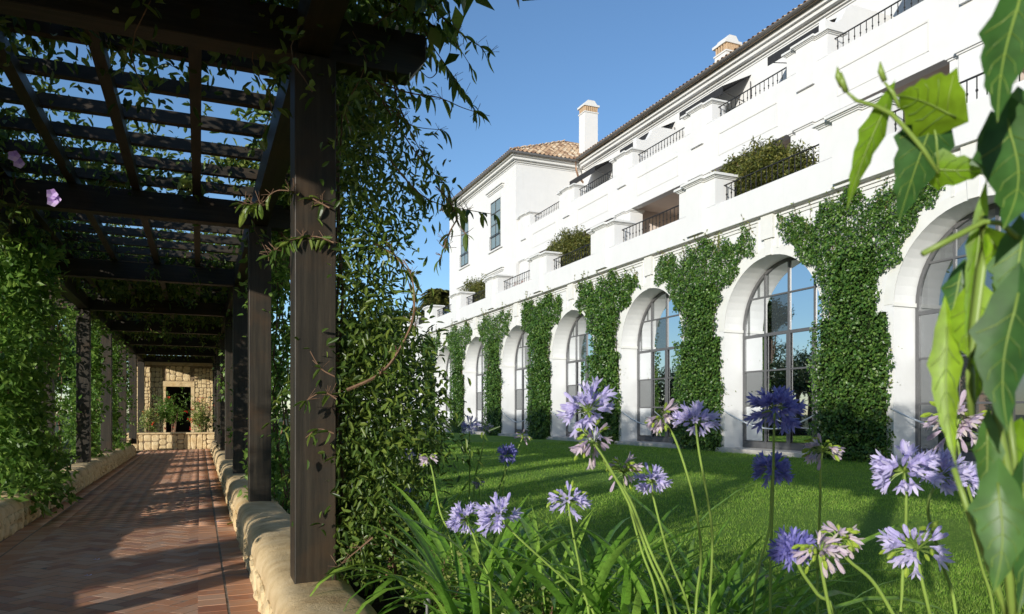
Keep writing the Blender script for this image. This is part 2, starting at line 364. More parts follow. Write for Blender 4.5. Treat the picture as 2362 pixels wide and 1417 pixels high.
# ------------------------------------------------------------------ low stone walls
def vnoise(x, y, z):
    return (math.sin(x*5.1+y*1.3+z*3)+math.sin(y*2.7+x*3.1+1.3)+math.sin(y*6.3-z*5+x*2)+math.sin(y*11.1+x*7+z*9)*.5)/3.5
def coping(x0, x1, y0, y1, zt, zb, parent, seg=.12, amp=.012):
    """rounded cap running along y"""
    m = MB(); prof = []; n = 14; w2 = (x1-x0)/2; xc = (x0+x1)/2; hh = zt-zb
    for k in range(n+1):
        t = PI*k/n; cx_ = math.copysign(abs(math.cos(t))**.55, math.cos(t)); sz = abs(math.sin(t))**.6
        prof.append((xc-w2*cx_, zb+hh*sz))
    prof = [(x0+.01, .0)]+prof+[(x1-.01, .0)]
    ys = max(2, int((y1-y0)/seg)); rows = []
    for j in range(ys+1):
        y = y0+(y1-y0)*j/ys; row = []
        endf = min(1, (min(y-y0, y1-y)+.012)/.05)
        for (px_, pz) in prof:
            q = vnoise(px_, y, pz)*amp
            row.append((xc+(px_-xc)*(.97+.03*endf)+q*(px_-xc)/w2, y, pz+q*(pz > .05)-(1-endf)*.012*(pz > .1)))
        rows.append(len(m.v)); m.v += row
    k = len(prof)
    for j in range(ys):
        for q in range(k-1): m.f.append((rows[j]+q, rows[j]+q+1, rows[j+1]+q+1, rows[j+1]+q))
    m.f.append(tuple(rows[0]+q for q in range(k))); m.f.append(tuple(rows[-1]+q for q in range(k))[::-1])
    return m.build("coping", M_COPE, parent, True)
def rubble(parent, fixed, a0, a1, z0, z1, side, axis='y', wmin=.13, wmax=.30, lim=300, proud=.035):
    """irregular face stones on a vertical face; side = sign of the outward direction"""
    cnt = 0; a = a0; prev = [z0, z0+(z1-z0)*random.uniform(.35, .65), z1]
    cols = []
    while a < a1:
        wq = random.uniform(wmin, wmax); rows = random.choice((1, 2, 2, 3))
        zs = [z0]+sorted(z0+(z1-z0)*(k+random.uniform(-.18, .18)+0)/rows for k in range(1, rows))+[z1]
        lean = random.uniform(-.04, .04)
        cols.append((a, min(a+wq, a1), zs, lean)); a += wq
    rest = MB()
    for ci, (u0, u1, zs, lean) in enumerate(cols):
        lean1 = cols[ci+1][3] if ci+1 < len(cols) else 0
        for k in range(len(zs)-1):
            g = .007; zb, zt = zs[k]+g, zs[k+1]-g
            f0 = (zb-z0)/(z1-z0); f1 = (zt-z0)/(z1-z0)
            A_ = [(u0+lean*f0+g, zb+random.uniform(0, .012)), (u1+lean1*f0-g, zb+random.uniform(0, .012)),
                  (u1+lean1*f1-g, zt-random.uniform(0, .012)), (u0+lean*f1+g, zt-random.uniform(0, .012))]
            # chip corners: octagon outline
            pts = []
            for q in range(4):
                p, r_ = A_[q], A_[(q+1) % 4]; c1 = random.uniform(.12, .28); c2 = random.uniform(.72, .88)
                pts.append((p[0]+(r_[0]-p[0])*c1, p[1]+(r_[1]-p[1])*c1)); pts.append((p[0]+(r_[0]-p[0])*c2, p[1]+(r_[1]-p[1])*c2))
            cu = sum(p[0] for p in pts)/8; cz = sum(p[1] for p in pts)/8; pr = proud*random.uniform(.5, 1.2)
            m = rest if cnt >= lim else MB(); base = len(m.v)
            def P3(u, z, o): 
                return (fixed+side*o, u, z) if axis == 'y' else (u, fixed+side*o, z)
            for (u, z) in pts: m.v.append(P3(u, z, -.03))
            for (u, z) in pts: m.v.append(P3(u, z, pr*.45))
            for (u, z) in pts: m.v.append(P3(cu+(u-cu)*.72, cz+(z-cz)*.72, pr*random.uniform(.85, 1.1)))
            for q in range(8):
                q2 = (q+1) % 8
                m.f.append((base+q, base+q2, base+8+q2, base+8+q)); m.f.append((base+8+q, base+8+q2, base+16+q2, base+16+q))
            m.f.append(tuple(base+16+q for q in range(8)))
            if m is not rest: m.build("stone", M_RUBBLE, parent, False)
            cnt += 1
    if rest.v: rest.build("stone", M_RUBBLE, parent, False, kind='stuff')
wr = thing("garden_wall", "low sandy stone wall right of the path carrying the dark posts", "wall", (.68, 5, 0))
coping(.42, .96, -5, 33.0, .43, .20, wr, .1, .016)
rubble(wr, .435, 2.5, 33.0, .02, .27, -1, lim=290)
wl_ = thing("garden_wall", "low sandy stone wall left of the path, half covered by vine leaves", "wall", (-2.35, 5, 0))
y = 1.5
while y < 29.3:
    L_ = random.uniform(.9, 1.6); coping(-2.62, -2.1, y, min(y+L_, 29.5), .42+random.uniform(-.015, .015), .22, wl_, .12, .018); y += L_+.015
rubble(wl_, -2.115, 4.5, 29.5, .02, .29, 1, lim=290, wmin=.10, wmax=.24, proud=.045)
we = thing("planter_wall", "taller rubble stone planter wall closing the far end of the path", "wall", (-.9, 33.3, 0))
MB().box(-2.7, .95, 33.3, 33.75, 0, .66).build("wall_core", M_MORTAR, we)
MB().box(-2.75, 1.0, 33.22, 33.8, .66, .735).build("coping", M_COPE, we, bevel=.02)
rubble(we, 33.3, -2.7, .95, .02, .66, -1, 'x', .16, .3, 200)
wc = thing("garden_wall", "short stone wall piece at the left corner before the planter", "wall", (-2.9, 31.5, 0))
MB().box(-3.3, -2.45, 31.4, 31.85, 0, .5).build("wall_core", M_MORTAR, wc)
MB().box(-3.35, -2.4, 31.32, 31.9, .5, .57).build("coping", M_COPE, wc, bevel=.02)
rubble(wc, 31.4, -3.3, -2.45, .02, .5, -1, 'x', .16, .3, 60)

# ------------------------------------------------------------------ pergola
PY = [-8.8, -4.2, -1.2, 5.0, 9.7, 14.3, 18.8, 23.2, 27.6, 32.0, 36.4]
pg = thing("pergola", "dark stained timber pergola roofing the brick path, draped in vines", "pergola", (-.9, 5, 0))
for y in PY:
    for (xa, xb) in ((.56, .82), (-2.5, -2.24)):
        MB().box(xa, xb, y-.13, y+.13, .34, 3.81).build("post", WOODZ, pg, bevel=.006)
    p = [(-3.35, 3.94), (-3.25, 3.815), (1.34, 3.815), (1.44, 3.94), (1.44, 4.11), (-3.35, 4.11)]
    MB().prism([(a, b) for a, b in p], 'y', y-.09, y+.09).build("cross_beam", WOODX, pg, bevel=.006)
for j in range(len(PY)-1):
    for (xa, xb) in ((.58, .78), (-2.46, -2.26)):
        MB().box(xa, xb, PY[j]+.093, PY[j+1]-.093, 3.83, 4.105).build("edge_beam", WOODY, pg)
for x in (-.03, -.68, -1.33, -1.98):
    MB().box(x-.045, x+.045, -9.3, 36.7, 4.113, 4.23).build("rafter", WOODY, pg)
y = -8.9
while y < 36.6:
    MB().box(-3.1, 1.2, y-.042, y+.042, 4.233, 4.345).build("purlin", WOODX, pg); y += .72
# diagonal braces where a post meets the edge beam
for y in PY:
    for x in (.69, -2.37):
        pass

# ------------------------------------------------------------------ hotel
PITCH = 7.76; AC = [13.4+PITCH*k for k in range(-1, 7)]; PC = [17.35+PITCH*k for k in range(-2, 8)]
HX, XB, X2, X3 = 19.2, 18.95, 24.9, 31.0
hotel = thing("hotel_building", "white rendered hotel with tiled roof, tiered terraces and a row of tall arches", "building", (25, 38, 0))
R_, ZS, ZT = 2.5, 4.8, 8.78
m = MB()
for yc in AC:
    intr = MB(); h = PITCH/2; angs = sorted(set([PI*k/28 for k in range(29)]+[math.atan2(ZT-ZS, h), PI-math.atan2(ZT-ZS, h)]))
    def outer(t):
        c, s = math.cos(t), math.sin(t); k1 = h/abs(c) if abs(c) > 1e-6 else 1e9; k2 = (ZT-ZS)/s if s > 1e-6 else 1e9; k = min(k1, k2)
        return (HX, yc+c*k, ZS+s*k)
    for t0, t1 in zip(angs[:-1], angs[1:]):
        a = (HX, yc+R_*math.cos(t0), ZS+R_*math.sin(t0)); b = (HX, yc+R_*math.cos(t1), ZS+R_*math.sin(t1))
        m.quad(a, outer(t0), outer(t1), b)
        intr.quad(a, b, (20.5, b[1], b[2]), (20.5, a[1], a[2]))
    for s in (-1, 1):
        m.quad((HX, yc+s*R_, 0), (HX, yc+s*h, 0), (HX, yc+s*h, ZS), (HX, yc+s*R_, ZS))
        intr.quad((HX, yc+s*R_, 0), (HX, yc+s*R_, ZS), (20.5, yc+s*R_, ZS), (20.5, yc+s*R_, 0))
    intr.build("arch_reveal", M_WALL, hotel)
m.quad((HX, 63.84, 0), (HX, 72, 0), (HX, 72, ZT), (HX, 63.84, ZT))
m.box(19.2, 31, 71.99, 72.0, 0, 9.0)
m.build("arcade_wall", M_WALL, hotel)
MB().box(20.52, 31, 1.6, 71.9, 0, 8.7).build("ground_floor_wall", M_WHITE, hotel)
# archivolt, keystone, imposts, strips and panel frames
for yc in AC:
    a = MB(); 
    for k in range(28):
        t0, t1 = PI*k/28, PI*(k+1)/28
        def pt(t, r, x): return (x, yc+r*math.cos(t), ZS+r*math.sin(t))
        xf = HX-.018; r0, r1 = R_, R_+.33
        a.quad(pt(t0, r0, xf), pt(t1, r0, xf), pt(t1, r1, xf), pt(t0, r1, xf))
        a.quad(pt(t0, r1, xf), pt(t1, r1, xf), pt(t1, r1, HX+.01), pt(t0, r1, HX+.01))
        a.quad(pt(t0, r0, xf), pt(t1, r0, xf), pt(t1, r0, HX+.01), pt(t0, r0, HX+.01))
    a.build("archivolt", M_TRIM, hotel)
    MB().prism([(yc-.16, 7.302), (yc+.16, 7.302), (yc+.2, 7.9), (yc-.2, 7.9)], 'x', HX-.06, HX+.3).build("keystone", M_TRIM, hotel, bevel=.015)
    MB().box(XB+.12, HX, yc-.3, yc+.3, 7.903, ZT-.003).build("pilaster_strip", M_TRIM, hotel)
    for s in (-1, 1):
        MB().box(HX-.06, 20.3, min(yc+s*R_, yc+s*(R_-.05)), max(yc+s*R_, yc+s*(R_-.05)), 4.74, 4.86).build("impost", M_TRIM, hotel)
    # step
    MB().box(HX-.25, 20.5, yc-2.75, yc+2.75, -.1, .16).build("door_step", M_STEP, hotel, bevel=.02)
for pc in PC[1:]:
    fm = MB(); y0, y1 = pc-3.40, pc+3.40
    fm.box(HX-.05, HX, y0, y1, 8.50, 8.60); fm.box(HX-.09, HX-.002, y0, y1, 8.62, 8.66)
    fm.box(HX-.045, HX-.001, y0, y0+.09, 7.5, 8.5); fm.box(HX-.045, HX-.001, y1-.09, y1, 7.5, 8.5)
    if y1 < 72: fm.build("panel_frame", M_TRIM, hotel)
# doors: one set of meshes, placed behind every arch
def arch_h(y): return ZS+math.sqrt(max(0, (R_-.06)**2-y*y))
DX = 20.16; cols = [-2.44, -1.25, 0, 1.25, 2.44]; rows = [.42, 1.81, 3.17, 4.55, 6.02, 7.4]
ring = MB()
prev = None
for k in range(41):
    if k <= 6: pin, pout = (-2.38, .16+(ZS-.16)*k/6), (-2.5, .16+(ZS-.16)*k/6)
    elif k >= 34: pin, pout = (2.38, ZS-(ZS-.16)*(k-34)/6), (2.5, ZS-(ZS-.16)*(k-34)/6)
    else:
        t = PI-PI*(k-6)/28; pin = (2.38*math.cos(t), ZS+2.38*math.sin(t)); pout = (2.5*math.cos(t), ZS+2.5*math.sin(t))
    if prev:
        (a0, b0), (a1, b1) = prev, (pin, pout)
        ring.quad((DX-.05, *a0), (DX-.05, *a1), (DX-.05, *b1), (DX-.05, *b0)); ring.quad((DX-.05, *a0), (DX-.05, *a1), (DX+.08, *a1), (DX+.08, *a0))
    prev = (pin, pout)
me_ring = ring.mesh("door_frame", M_FRAME)
me_mull = []
for yv, wv in ((-1.25, .07), (0, .09), (1.25, .07)):
    me_mull.append(MB().box(DX-.05, DX+.05, yv-wv/2, yv+wv/2, .42, arch_h(yv)).mesh("mullion", M_FRAME))
me_bar = []
for zv, wv in zip(rows, (.5, .06, .06, .12, .06)):
    hw = R_-.1 if zv < ZS else math.sqrt((R_-.06)**2-(zv-ZS)**2)
    z0 = .17 if zv == .42 else zv-wv/2
    me_bar.append(MB().box(DX-.045, DX+.045, -hw, hw, z0, zv+wv/2 if zv != .42 else .42).mesh("glazing_bar", M_FRAME))
me_stile = MB()
for yv in (-1.25, 0, 1.25):
    for s in ((-1, 1) if yv == 0 else ((1,) if yv < 0 else (-1,))):
        me_stile.box(DX-.07, DX-.052, yv+s*.05-.045, yv+s*.05+.045, .2, 4.5)
me_stile = me_stile.mesh("door_stile", M_FRAME)
me_handle = MB().box(DX-.14, DX-.11, -.12, -.02, 1.95, 1.98).box(DX-.14, DX-.07, -.05, -.03, 1.9, 2.05).mesh("door_handle", M_IRON)
me_pane = []
for ci in range(4):
    for ri in range(5):
        y0, y1, z0, z1 = cols[ci]+.03, cols[ci+1]-.03, rows[ri]+.03, rows[ri+1]-.03
        pm = MB(); ns = 8 if z1 > ZS else 1; tilt = random.uniform(-.004, .004)
        for q in range(ns):
            a, b = y0+(y1-y0)*q/ns, y0+(y1-y0)*(q+1)/ns; ta, tb = min(z1, arch_h(a)), min(z1, arch_h(b))
            if max(ta, tb) <= z0+.02: continue
            ta, tb = max(ta, z0), max(tb, z0)
            pm.quad((DX+tilt, a, z0), (DX+tilt, b, z0), (DX+tilt, b, tb), (DX+tilt, a, ta))
        if pm.v: me_pane.append(pm.mesh("pane", M_GLASS))
for yc in AC:
    dr = link("arched_door", me_ring, hotel, (0, yc, 0))
    for me in me_mull: link("mullion", me, dr, (0, yc, 0))
    for me in me_bar: link("glazing_bar", me, dr, (0, yc, 0))
    link("door_stile", me_stile, dr, (0, yc, 0)); link("door_handle", me_handle, dr, (0, yc, 0))
    for me in me_pane: link("pane", me, dr, (0, yc, 0))
# terrace floor, parapet, pillars
MB().box(XB, 19.55, 1.6, 72.2, ZT, 9.85).build("terrace_parapet", M_WALL, hotel, bevel=.02)
MB().box(19.55, 31, 1.6, 72.0, 8.71, 9.0).build("terrace_floor", M_STEP, hotel)
def capped(parent, x0, x1, y0, y1, z0, z1, bx, bh, capz=.2, nm="pillar"):
    yc = (y0+y1)/2
    m = MB(); m.box(x0, x1, y0, y1, z0, z1-capz)
    if bx: m.box(x0-bx, x0-.002, yc-bh, yc+bh, z0-.95, z1-capz)
    o = m.build(nm, M_WALL, parent)
    def rect(e): 
        if bx: return [(x0-e, y0-e), (x1+e, y0-e), (x1+e, y1+e), (x0-e, y1+e), (x0-e, yc+bh+e), (x0-bx-e, yc+bh+e), (x0-bx-e, yc-bh-e), (x0-e, yc-bh-e)]
        return [(x0-e, y0-e), (x1+e, y0-e), (x1+e, y1+e), (x0-e, y1+e)]
    c = MB(); zc = z1-capz
    for e, a, b in ((.05, 0, .05), (.10, .05, .09), (.17, .09, capz-.02), (.14, capz-.02, capz)): c.prism(rect(e), 'z', zc+a+.0005, zc+b)
    c.build("cap", M_WHITE, o); return o
for pc in PC:
    capped(hotel, XB, 19.9, pc-1.2, pc+1.2, 9.852, 11.13, .15, .52)
def railing(x, y0, y1, z0, z1, n):
    r = MB().box(x-.03, x+.03, y0-.05, y1+.05, z1-.035, z1).build("railing", M_IRON, hotel)
    bar = MB().box(-.012, .012, -.012, .012, 0, z1-z0-.036).box(-.024, .024, -.024, .024, (z1-z0)*.47, (z1-z0)*.54).mesh("baluster", M_IRON)
    for k in range(n): link("baluster", bar, r, (x, y0+(y1-y0)*(k+.5)/n, z0))
for k in range(len(PC)-1): railing(19.4, PC[k]+1.2, PC[k+1]-1.2, 9.853, 10.68, 19)
# loggia level and upper terrace
P2 = [p for p in PC if p < 57.5]
wing_y = 57.4
for j, pc in enumerate(P2):
    y0, y1 = pc-.95, min(pc+.95, wing_y-.01)
    MB().box(X2, X2+.9, y0, y1, 9.0, 14.2).box(X2-.15, X2-.002, pc-.5, pc+.5, 9.0, 14.2).build("loggia_pier", M_WALL, hotel)
    mo = MB()
    for e, a, b in ((.05, 14.2, 14.27), (.11, 14.27, 14.36)):
        mo.prism([(X2-e, y0-e), (X2+.9+e, y0-e), (X2+.9+e, y1+e), (X2-e, y1+e), (X2-e, pc+.5+e), (X2-.15-e, pc+.5+e), (X2-.15-e, pc-.5-e), (X2-e, pc-.5-e)], 'z', a+.001, b)
    mo.build("pier_moulding", M_WHITE, hotel)
    MB().box(X2+.9, X3, pc-.15, pc+.15, 9.0, 14.6).build("loggia_partition", M_BEIGE, hotel)
    capped(hotel, X2, X2+.85, pc-1.2, min(pc+1.2, wing_y-.01), 16.952, 18.1, .13, .5)
MB().box(X2, X2+.5, 1.6, wing_y-.005, 14.362, 16.95).build("upper_parapet", M_WALL, hotel, bevel=.02)
MB().box(X2+.5, X3, 1.6, wing_y-.005, 14.6, 15.9).build("upper_terrace_slab", M_BEIGE, hotel)
MB().box(X3-.05, X3, 1.6, wing_y-.005, 9.0, 14.6).build("loggia_back_wall", M_BEIGE, hotel)
for k in range(len(P2)-1):
    a, b = P2[k]+1.75, P2[k+1]-1.75; f = MB()
    f.box(X2-.035, X2+.01, a, b, 16.05, 16.13); f.box(X2-.035, X2+.01, a, a+.06, 14.95, 16.05); f.box(X2-.035, X2+.01, b-.06, b, 14.95, 16.05); f.box(X2-.02, X2+.01, a+.06, b-.06, 14.95, 15.0)
    f.build("panel_frame", M_TRIM, hotel)
    railing(X2+.42, P2[k]+1.2, P2[k+1]-1.2, 16.953, 17.75, 18)
# main upper wall with doors, cornice and roof
MB().box(X3, 42, 1.6, wing_y-.005, 9.0, 23.3).build("upper_wall", M_WALL, hotel)
c = MB()
for e, a, b in ((.06, 22.72, 22.80), (.16, 22.86, 23.0), (.45, 23.0, 23.22), (.62, 23.22, 23.42)): c.box(X3-e, X3-.001 if e < .3 else X3+.5, 1.6, wing_y-.6, a+.001, b)
c.build("cornice", M_WHITE, hotel)
EX = 30.15; ZE = 23.45
MB().prism([(EX, ZE), (EX, ZE+.1), (38, ZE+.1+.42*(38-EX)), (38, ZE+.02+.42*(38-EX))], 'y', 1.6, 60).build("main_roof", M_TILE, hotel)
g = MB()
for k in range(7):
    t0, t1 = PI+PI*k/7, PI+PI*(k+1)/7
    g.quad((EX-.12+.13*math.cos(t0), 1.6, ZE+.12+.13*math.sin(t0)), (EX-.12+.13*math.cos(t1), 1.6, ZE+.12+.13*math.sin(t1)),
           (EX-.12+.13*math.cos(t1), 56.5, ZE+.12+.13*math.sin(t1)), (EX-.12+.13*math.cos(t0), 56.5, ZE+.12+.13*math.sin(t0)))
g.build("gutter", M_ZINC, hotel)
def tiles(rows_, parent, nm="roof_tile"):
    """rows_: list of (start, dir, up, width, length) half-round cover tiles, all in one mesh"""
    V, Fc = [], []
    for (p, dvec, up, wdt, ln) in rows_:
        dvec = dvec.normalized(); side = dvec.cross(up).normalized(); b = len(V)
        for e, sc in ((0, 1.0), (1, .8)):
            for k in range(6):
                t = PI*k/5; V.append(tuple(p+dvec*ln*e+side*(math.cos(t)*wdt/2*sc)+up*(math.sin(t)*wdt*.42*sc)))
        for k in range(5): Fc.append((b+k, b+k+1, b+7+k, b+6+k))
    link(nm, npmesh(nm, np.array(V), np.array(Fc), M_TILE), parent, kind='stuff')
rws = []; y = 2.0; sl_ = Vector((1, 0, .42)).normalized(); upm = Vector((-.42, 0, 1)).normalized()
while y < 56.6:
    for k in range(4):
        q = Vector((EX-.12, y, ZE+.17))+sl_*(k*.55)+upm*(.03); q.y += random.uniform(-.02, .02)
        rws.append((q, sl_, (upm+Vector((random.uniform(-.05, .05), random.uniform(-.05, .05), 0))).normalized(), .24, .6))
    y += .40
tiles(rws, hotel)
# upper terrace doors, partitions and awnings
for (ya, yb) in ((20.9, 23.4), (28.6, 31.2), (36.6, 39.3), (44.1, 46.7), (52.0, 54.7)):
    o = MB().box(X3-.06, X3-.001, ya-.12, yb+.12, 15.9, 20.75).build("terrace_door", M_BRONZE, hotel)
    for q in range(3): MB().box(X3-.075, X3-.062, ya+(yb-ya)*q/3+.05, ya+(yb-ya)*(q+1)/3-.05, 16.1, 20.6).build("pane", M_GLASS2, o)
for (ya, yb) in ((20.2, 24.3), (28.0, 31.9), (35.7, 40.0), (43.5, 47.4), (51.2, 55.5)):
    aw = MB(); xa, za, zw = 28.85, 21.15, 22.2
    aw.quad((xa, ya, za), (xa, yb, za), (X3, yb, zw), (X3, ya, zw)); aw.quad((xa, ya, za-.02), (xa, yb, za-.02), (X3, yb, zw-.02), (X3, ya, zw-.02))
    aw.box(xa-.02, xa+.01, ya, yb, za-.48, za)
    o = aw.build("awning", M_AWN, hotel)
    fr = MB().tube([(xa, yb-.05, za-.3), (xa+1.0, yb-.3, za-.25), (X3, yb-.5, za-.5)], .025, 5).tube([(xa, ya+.05, za-.3), (X3, ya+.3, za-.6)], .025, 5)
    fr.tube([(X3-.1, ya-.05, za+.6), (X3-.1, ya-.05, za-1.4)], .03, 5); fr.build("awning_arm", M_IRON, o)
for yc in (25.11, 40.63):
    prof = [(25.8, 16.0), (25.8, 19.25), (26.0, 19.2), (26.25, 19.15), (26.5, 19.2), (26.75, 19.4), (26.95, 19.75), (27.05, 20.0), (27.2, 20.02), (27.35, 20.2), (31, 20.2), (31, 16.0)]
    MB().prism(prof, 'y', yc-.18, yc+.18).build("terrace_divider", M_WALL, hotel, bevel=.015)
# wing
WX, WY0, WY1 = 24.7, 57.4, 75.4
MB().box(WX, 42, WY0, WY1, 8.9, 23.3).build("wing_wall", M_WALL, hotel)
c = MB()
for e, a, b in ((.06, 22.72, 22.80), (.16, 22.86, 23.0), (.42, 23.0, 23.22), (.6, 23.22, 23.42)): c.box(WX-e, 42, WY0-e, WY1+e, a+.001, b)
c.build("wing_cornice", M_WHITE, hotel)
e = .75; x0, y0, y1 = WX-e, WY0-e, WY1+e; hw = (y1-y0)/2; ax = x0+hw; ZR = 23.5; tan = .55; az = ZR+hw*tan; ym = (y0+y1)/2
r = MB(); r.poly([(x0, y0, ZR), (x0, y1, ZR), (ax, ym, az)]); r.poly([(x0, y0, ZR), (ax, ym, az), (46, ym, az), (46, y0, ZR)]); r.poly([(x0, y1, ZR), (46, y1, ZR), (46, ym, az), (ax, ym, az)])
r.box(x0, 46, y0, y1, ZR-.1, ZR-.005)
r.build("wing_roof", M_TILE, hotel)
MB().box(x0-.16, x0-.001, y0-.16, y1+.1, ZR-.16, ZR).box(x0, 31.5, y0-.16, y0-.001, ZR-.16, ZR).build("gutter", M_ZINC, hotel)
rws = []; slp = Vector((0, 1, tan)).normalized(); up2 = Vector((0, -tan, 1)).normalized()
x = x0+.2
while x < 42:
    tmax = min(hw, x-x0) if x < ax else hw; k = 0
    while k*.62 < tmax-.1:
        q = Vector((x+random.uniform(-.02, .02), y0-.1+k*.62, ZR+k*.62*tan-.02+random.uniform(0, .03)))
        rws.append((q, slp, (up2+Vector((random.uniform(-.06, .06), 0, 0))).normalized(), .27, .72)); k += 1
    x += .40
slp = Vector((1, 0, tan)).normalized(); up2 = Vector((-tan, 0, 1)).normalized(); y = y0+.2
while y < y1:
    tmax = min(y-y0, y1-y); k = 0
    while k*.62 < tmax-.1: rws.append((Vector((x0-.1+k*.62, y, ZR+k*.62*tan)), slp, up2, .27, .72)); k += 1
    y += .40
for (a, b) in ((Vector((x0, y0, ZR)), Vector((ax, ym, az))), (Vector((ax, ym, az)), Vector((46, ym, az)))):
    L_ = (b-a).length; d_ = (b-a).normalized(); k = 0
    while k*.5 < L_: rws.append((a+d_*k*.5+Vector((0, 0, .05)), d_, Vector((0, 0, 1)), .34, .56)); k += 1
tiles(rws, hotel)
MB().tube([(30.0, 56.6, 23.4), (30.0, 56.55, 22.7), (30.3, 56.7, 22.1), (31.2, 57.2, 21.7)], .09, 8).build("downpipe", M_COPPER, hotel, True)
for (ya, yb, za, zb) in ((60.7, 63.2, 16.5, 20.8), (69.2, 71.6, 16.5, 20.8), (60.7, 63.2, 9.4, 13.4), (69.2, 71.6, 9.4, 13.4)):
    rv = MB()
    o = MB().box(WX-.02, WX+.04, ya, yb, za, zb).build("window", M_BRONZE, hotel)
    # recess rendered as a deep surround standing proud of the pane
    s = MB(); t = .32
    s.box(WX-.06, WX+.02, ya-t, ya, za-.1, zb+t).box(WX-.06, WX+.02, yb, yb+t, za-.1, zb+t).box(WX-.06, WX+.02, ya, yb, zb, zb+t); s.build("surround", M_WHITE, o)
    MB().box(WX-.16, WX+.02, ya-.45, yb+.45, za-.22, za-.101).build("sill", M_WHITE, o)
    for q in range(2):
        for z_ in range(4):
            pa = ya+.14+(yb-ya-.1)*q/2; pb = pa+(yb-ya)/2-.26; qa = za+.1+(zb-za-.1)*z_/4; qb = qa+(zb-za)/4-.14
            MB().box(WX-.04, WX-.021, pa, pb, qa, qb).build("pane", M_GLASS2, o)
    h_ = MB()
    for e_, a_, b_ in ((.08, .75, .85), (.16, .85, 1.0), (.3, 1.0, 1.15)): h_.box(WX-e_, WX+.02, ya-.5-e_, yb+.5+e_, zb+a_+.001, zb+b_)
    h_.build("hood_moulding", M_WHITE, o)
    MB().box(WX-.16, WX-.12, ya, yb, za+1.15, za+1.2).tube([(WX-.14, ya+.05, za), (WX-.14, ya+.05, za+1.15)], .02, 4).tube([(WX-.14, yb-.05, za), (WX-.14, yb-.05, za+1.15)], .02, 4).build("guard_rail", M_IRON, o)
# chimneys
def chimney(x, y, zb, zt, wx, wy):
    o = MB().box(x-wx/2, x+wx/2, y-wy/2, y+wy/2, zb, zt-1.15).build("chimney", M_WALL, hotel)
    m = MB().box(x-wx/2-.06, x+wx/2+.06, y-wy/2-.06, y+wy/2+.06, zt-1.15, zt-1.05).box(x-wx/2-.12, x+wx/2+.12, y-wy/2-.12, y+wy/2+.12, zt-.58, zt-.4)
    m.prism([(x-wx/2-.0, zt-.4), (x+wx/2, zt-.4), (x+wx/4, zt), (x-wx/4, zt)], 'y', y-wy/2, y+wy/2).build("cap", M_WHITE, o)
    v = MB().box(x-wx/2+.08, x+wx/2-.08, y-wy/2+.08, y+wy/2-.08, zt-1.05, zt-.58)
    v.build("flue", M_BRONZE, o)
    nb = 7
    for k in range(nb):
        xx = x-wx/2+wx*(k+.5)/nb; MB().box(xx-.06, xx+.06, y-wy/2-.03, y-wy/2+.1, zt-1.049, zt-.581).build("vent_tile", M_TILE, o)
    for k in range(4):
        yy = y-wy/2+.15+wy*(k+.2)/4.5; MB().box(x-wx/2-.03, x-wx/2+.06, yy-.06, yy+.06, zt-1.049, zt-.581).build("vent_tile", M_TILE, o)
chimney(32.9, 59.6, 23, 30.1, 1.35, 1.1); chimney(33.0, 40.4, 23, 26.95, 1.1, 1.2)
# hanging lantern in the loggia
p = at(2172, 175, 33.5); lt = thing("hanging_lantern", "black iron lantern hanging from the loggia ceiling behind the railing", "lantern", (p.x, p.y, p.z))
MB().box(p.x-.14, p.x+.14, p.y-.14, p.y+.14, p.z, p.z+.12).build("ceiling_plate", M_IRON, lt)
MB().tube([(p.x, p.y, p.z), (p.x, p.y, p.z-.9)], .02, 5).build("chain", M_IRON, lt)
MB().prism([(p.x-.1, p.z-.9), (p.x+.1, p.z-.9), (p.x+.35, p.z-1.25), (p.x+.25, p.z-1.5), (p.x-.25, p.z-1.5), (p.x-.35, p.z-1.25)], 'y', p.y-.25, p.y+.25).build("lamp_body", M_IRON, lt)
lt.parent = None
# lower white outbuilding beyond the terrace end
an = thing("white_annex", "low white rendered annex with parapet beyond the far end of the terrace", "building", (18, 82, 0))
MB().box(15.2, 22, 78, 92, 0, 9.3).build("wall", M_WALL, an); MB().box(15.0, 22.2, 77.8, 92.2, 9.301, 9.9).build("parapet", M_WHITE, an, bevel=.03)
MB().box(15.0, 16.2, 77.7, 79, 9.9, 11.1).build("pillar", M_WHITE, an, bevel=.04)
# ropes across the doorways
RL = ["pale rope sagging across the tall arch nearest the camera, far right", "pale rope sagging across the second arch, behind the deep violet flower",
      "pale rope sagging across the third arch, behind the tallest pale flower", "pale rope sagging across the fourth arch from the right", "pale rope sagging across the fifth arch from the right"]
for k in range(5):
    yc = AC[k+1]; pts = []
    for q in range(17):
        t = q/16*2-1; pts.append((HX-.02+.1*(1-t*t), yc+t*2.6, .95+.72*abs(t)**1.8))
    o = MB().tube(pts, .028, 6).build("rope", M_ROPE, None, True); tag(o, RL[k], "rope", "ropes across the arches")

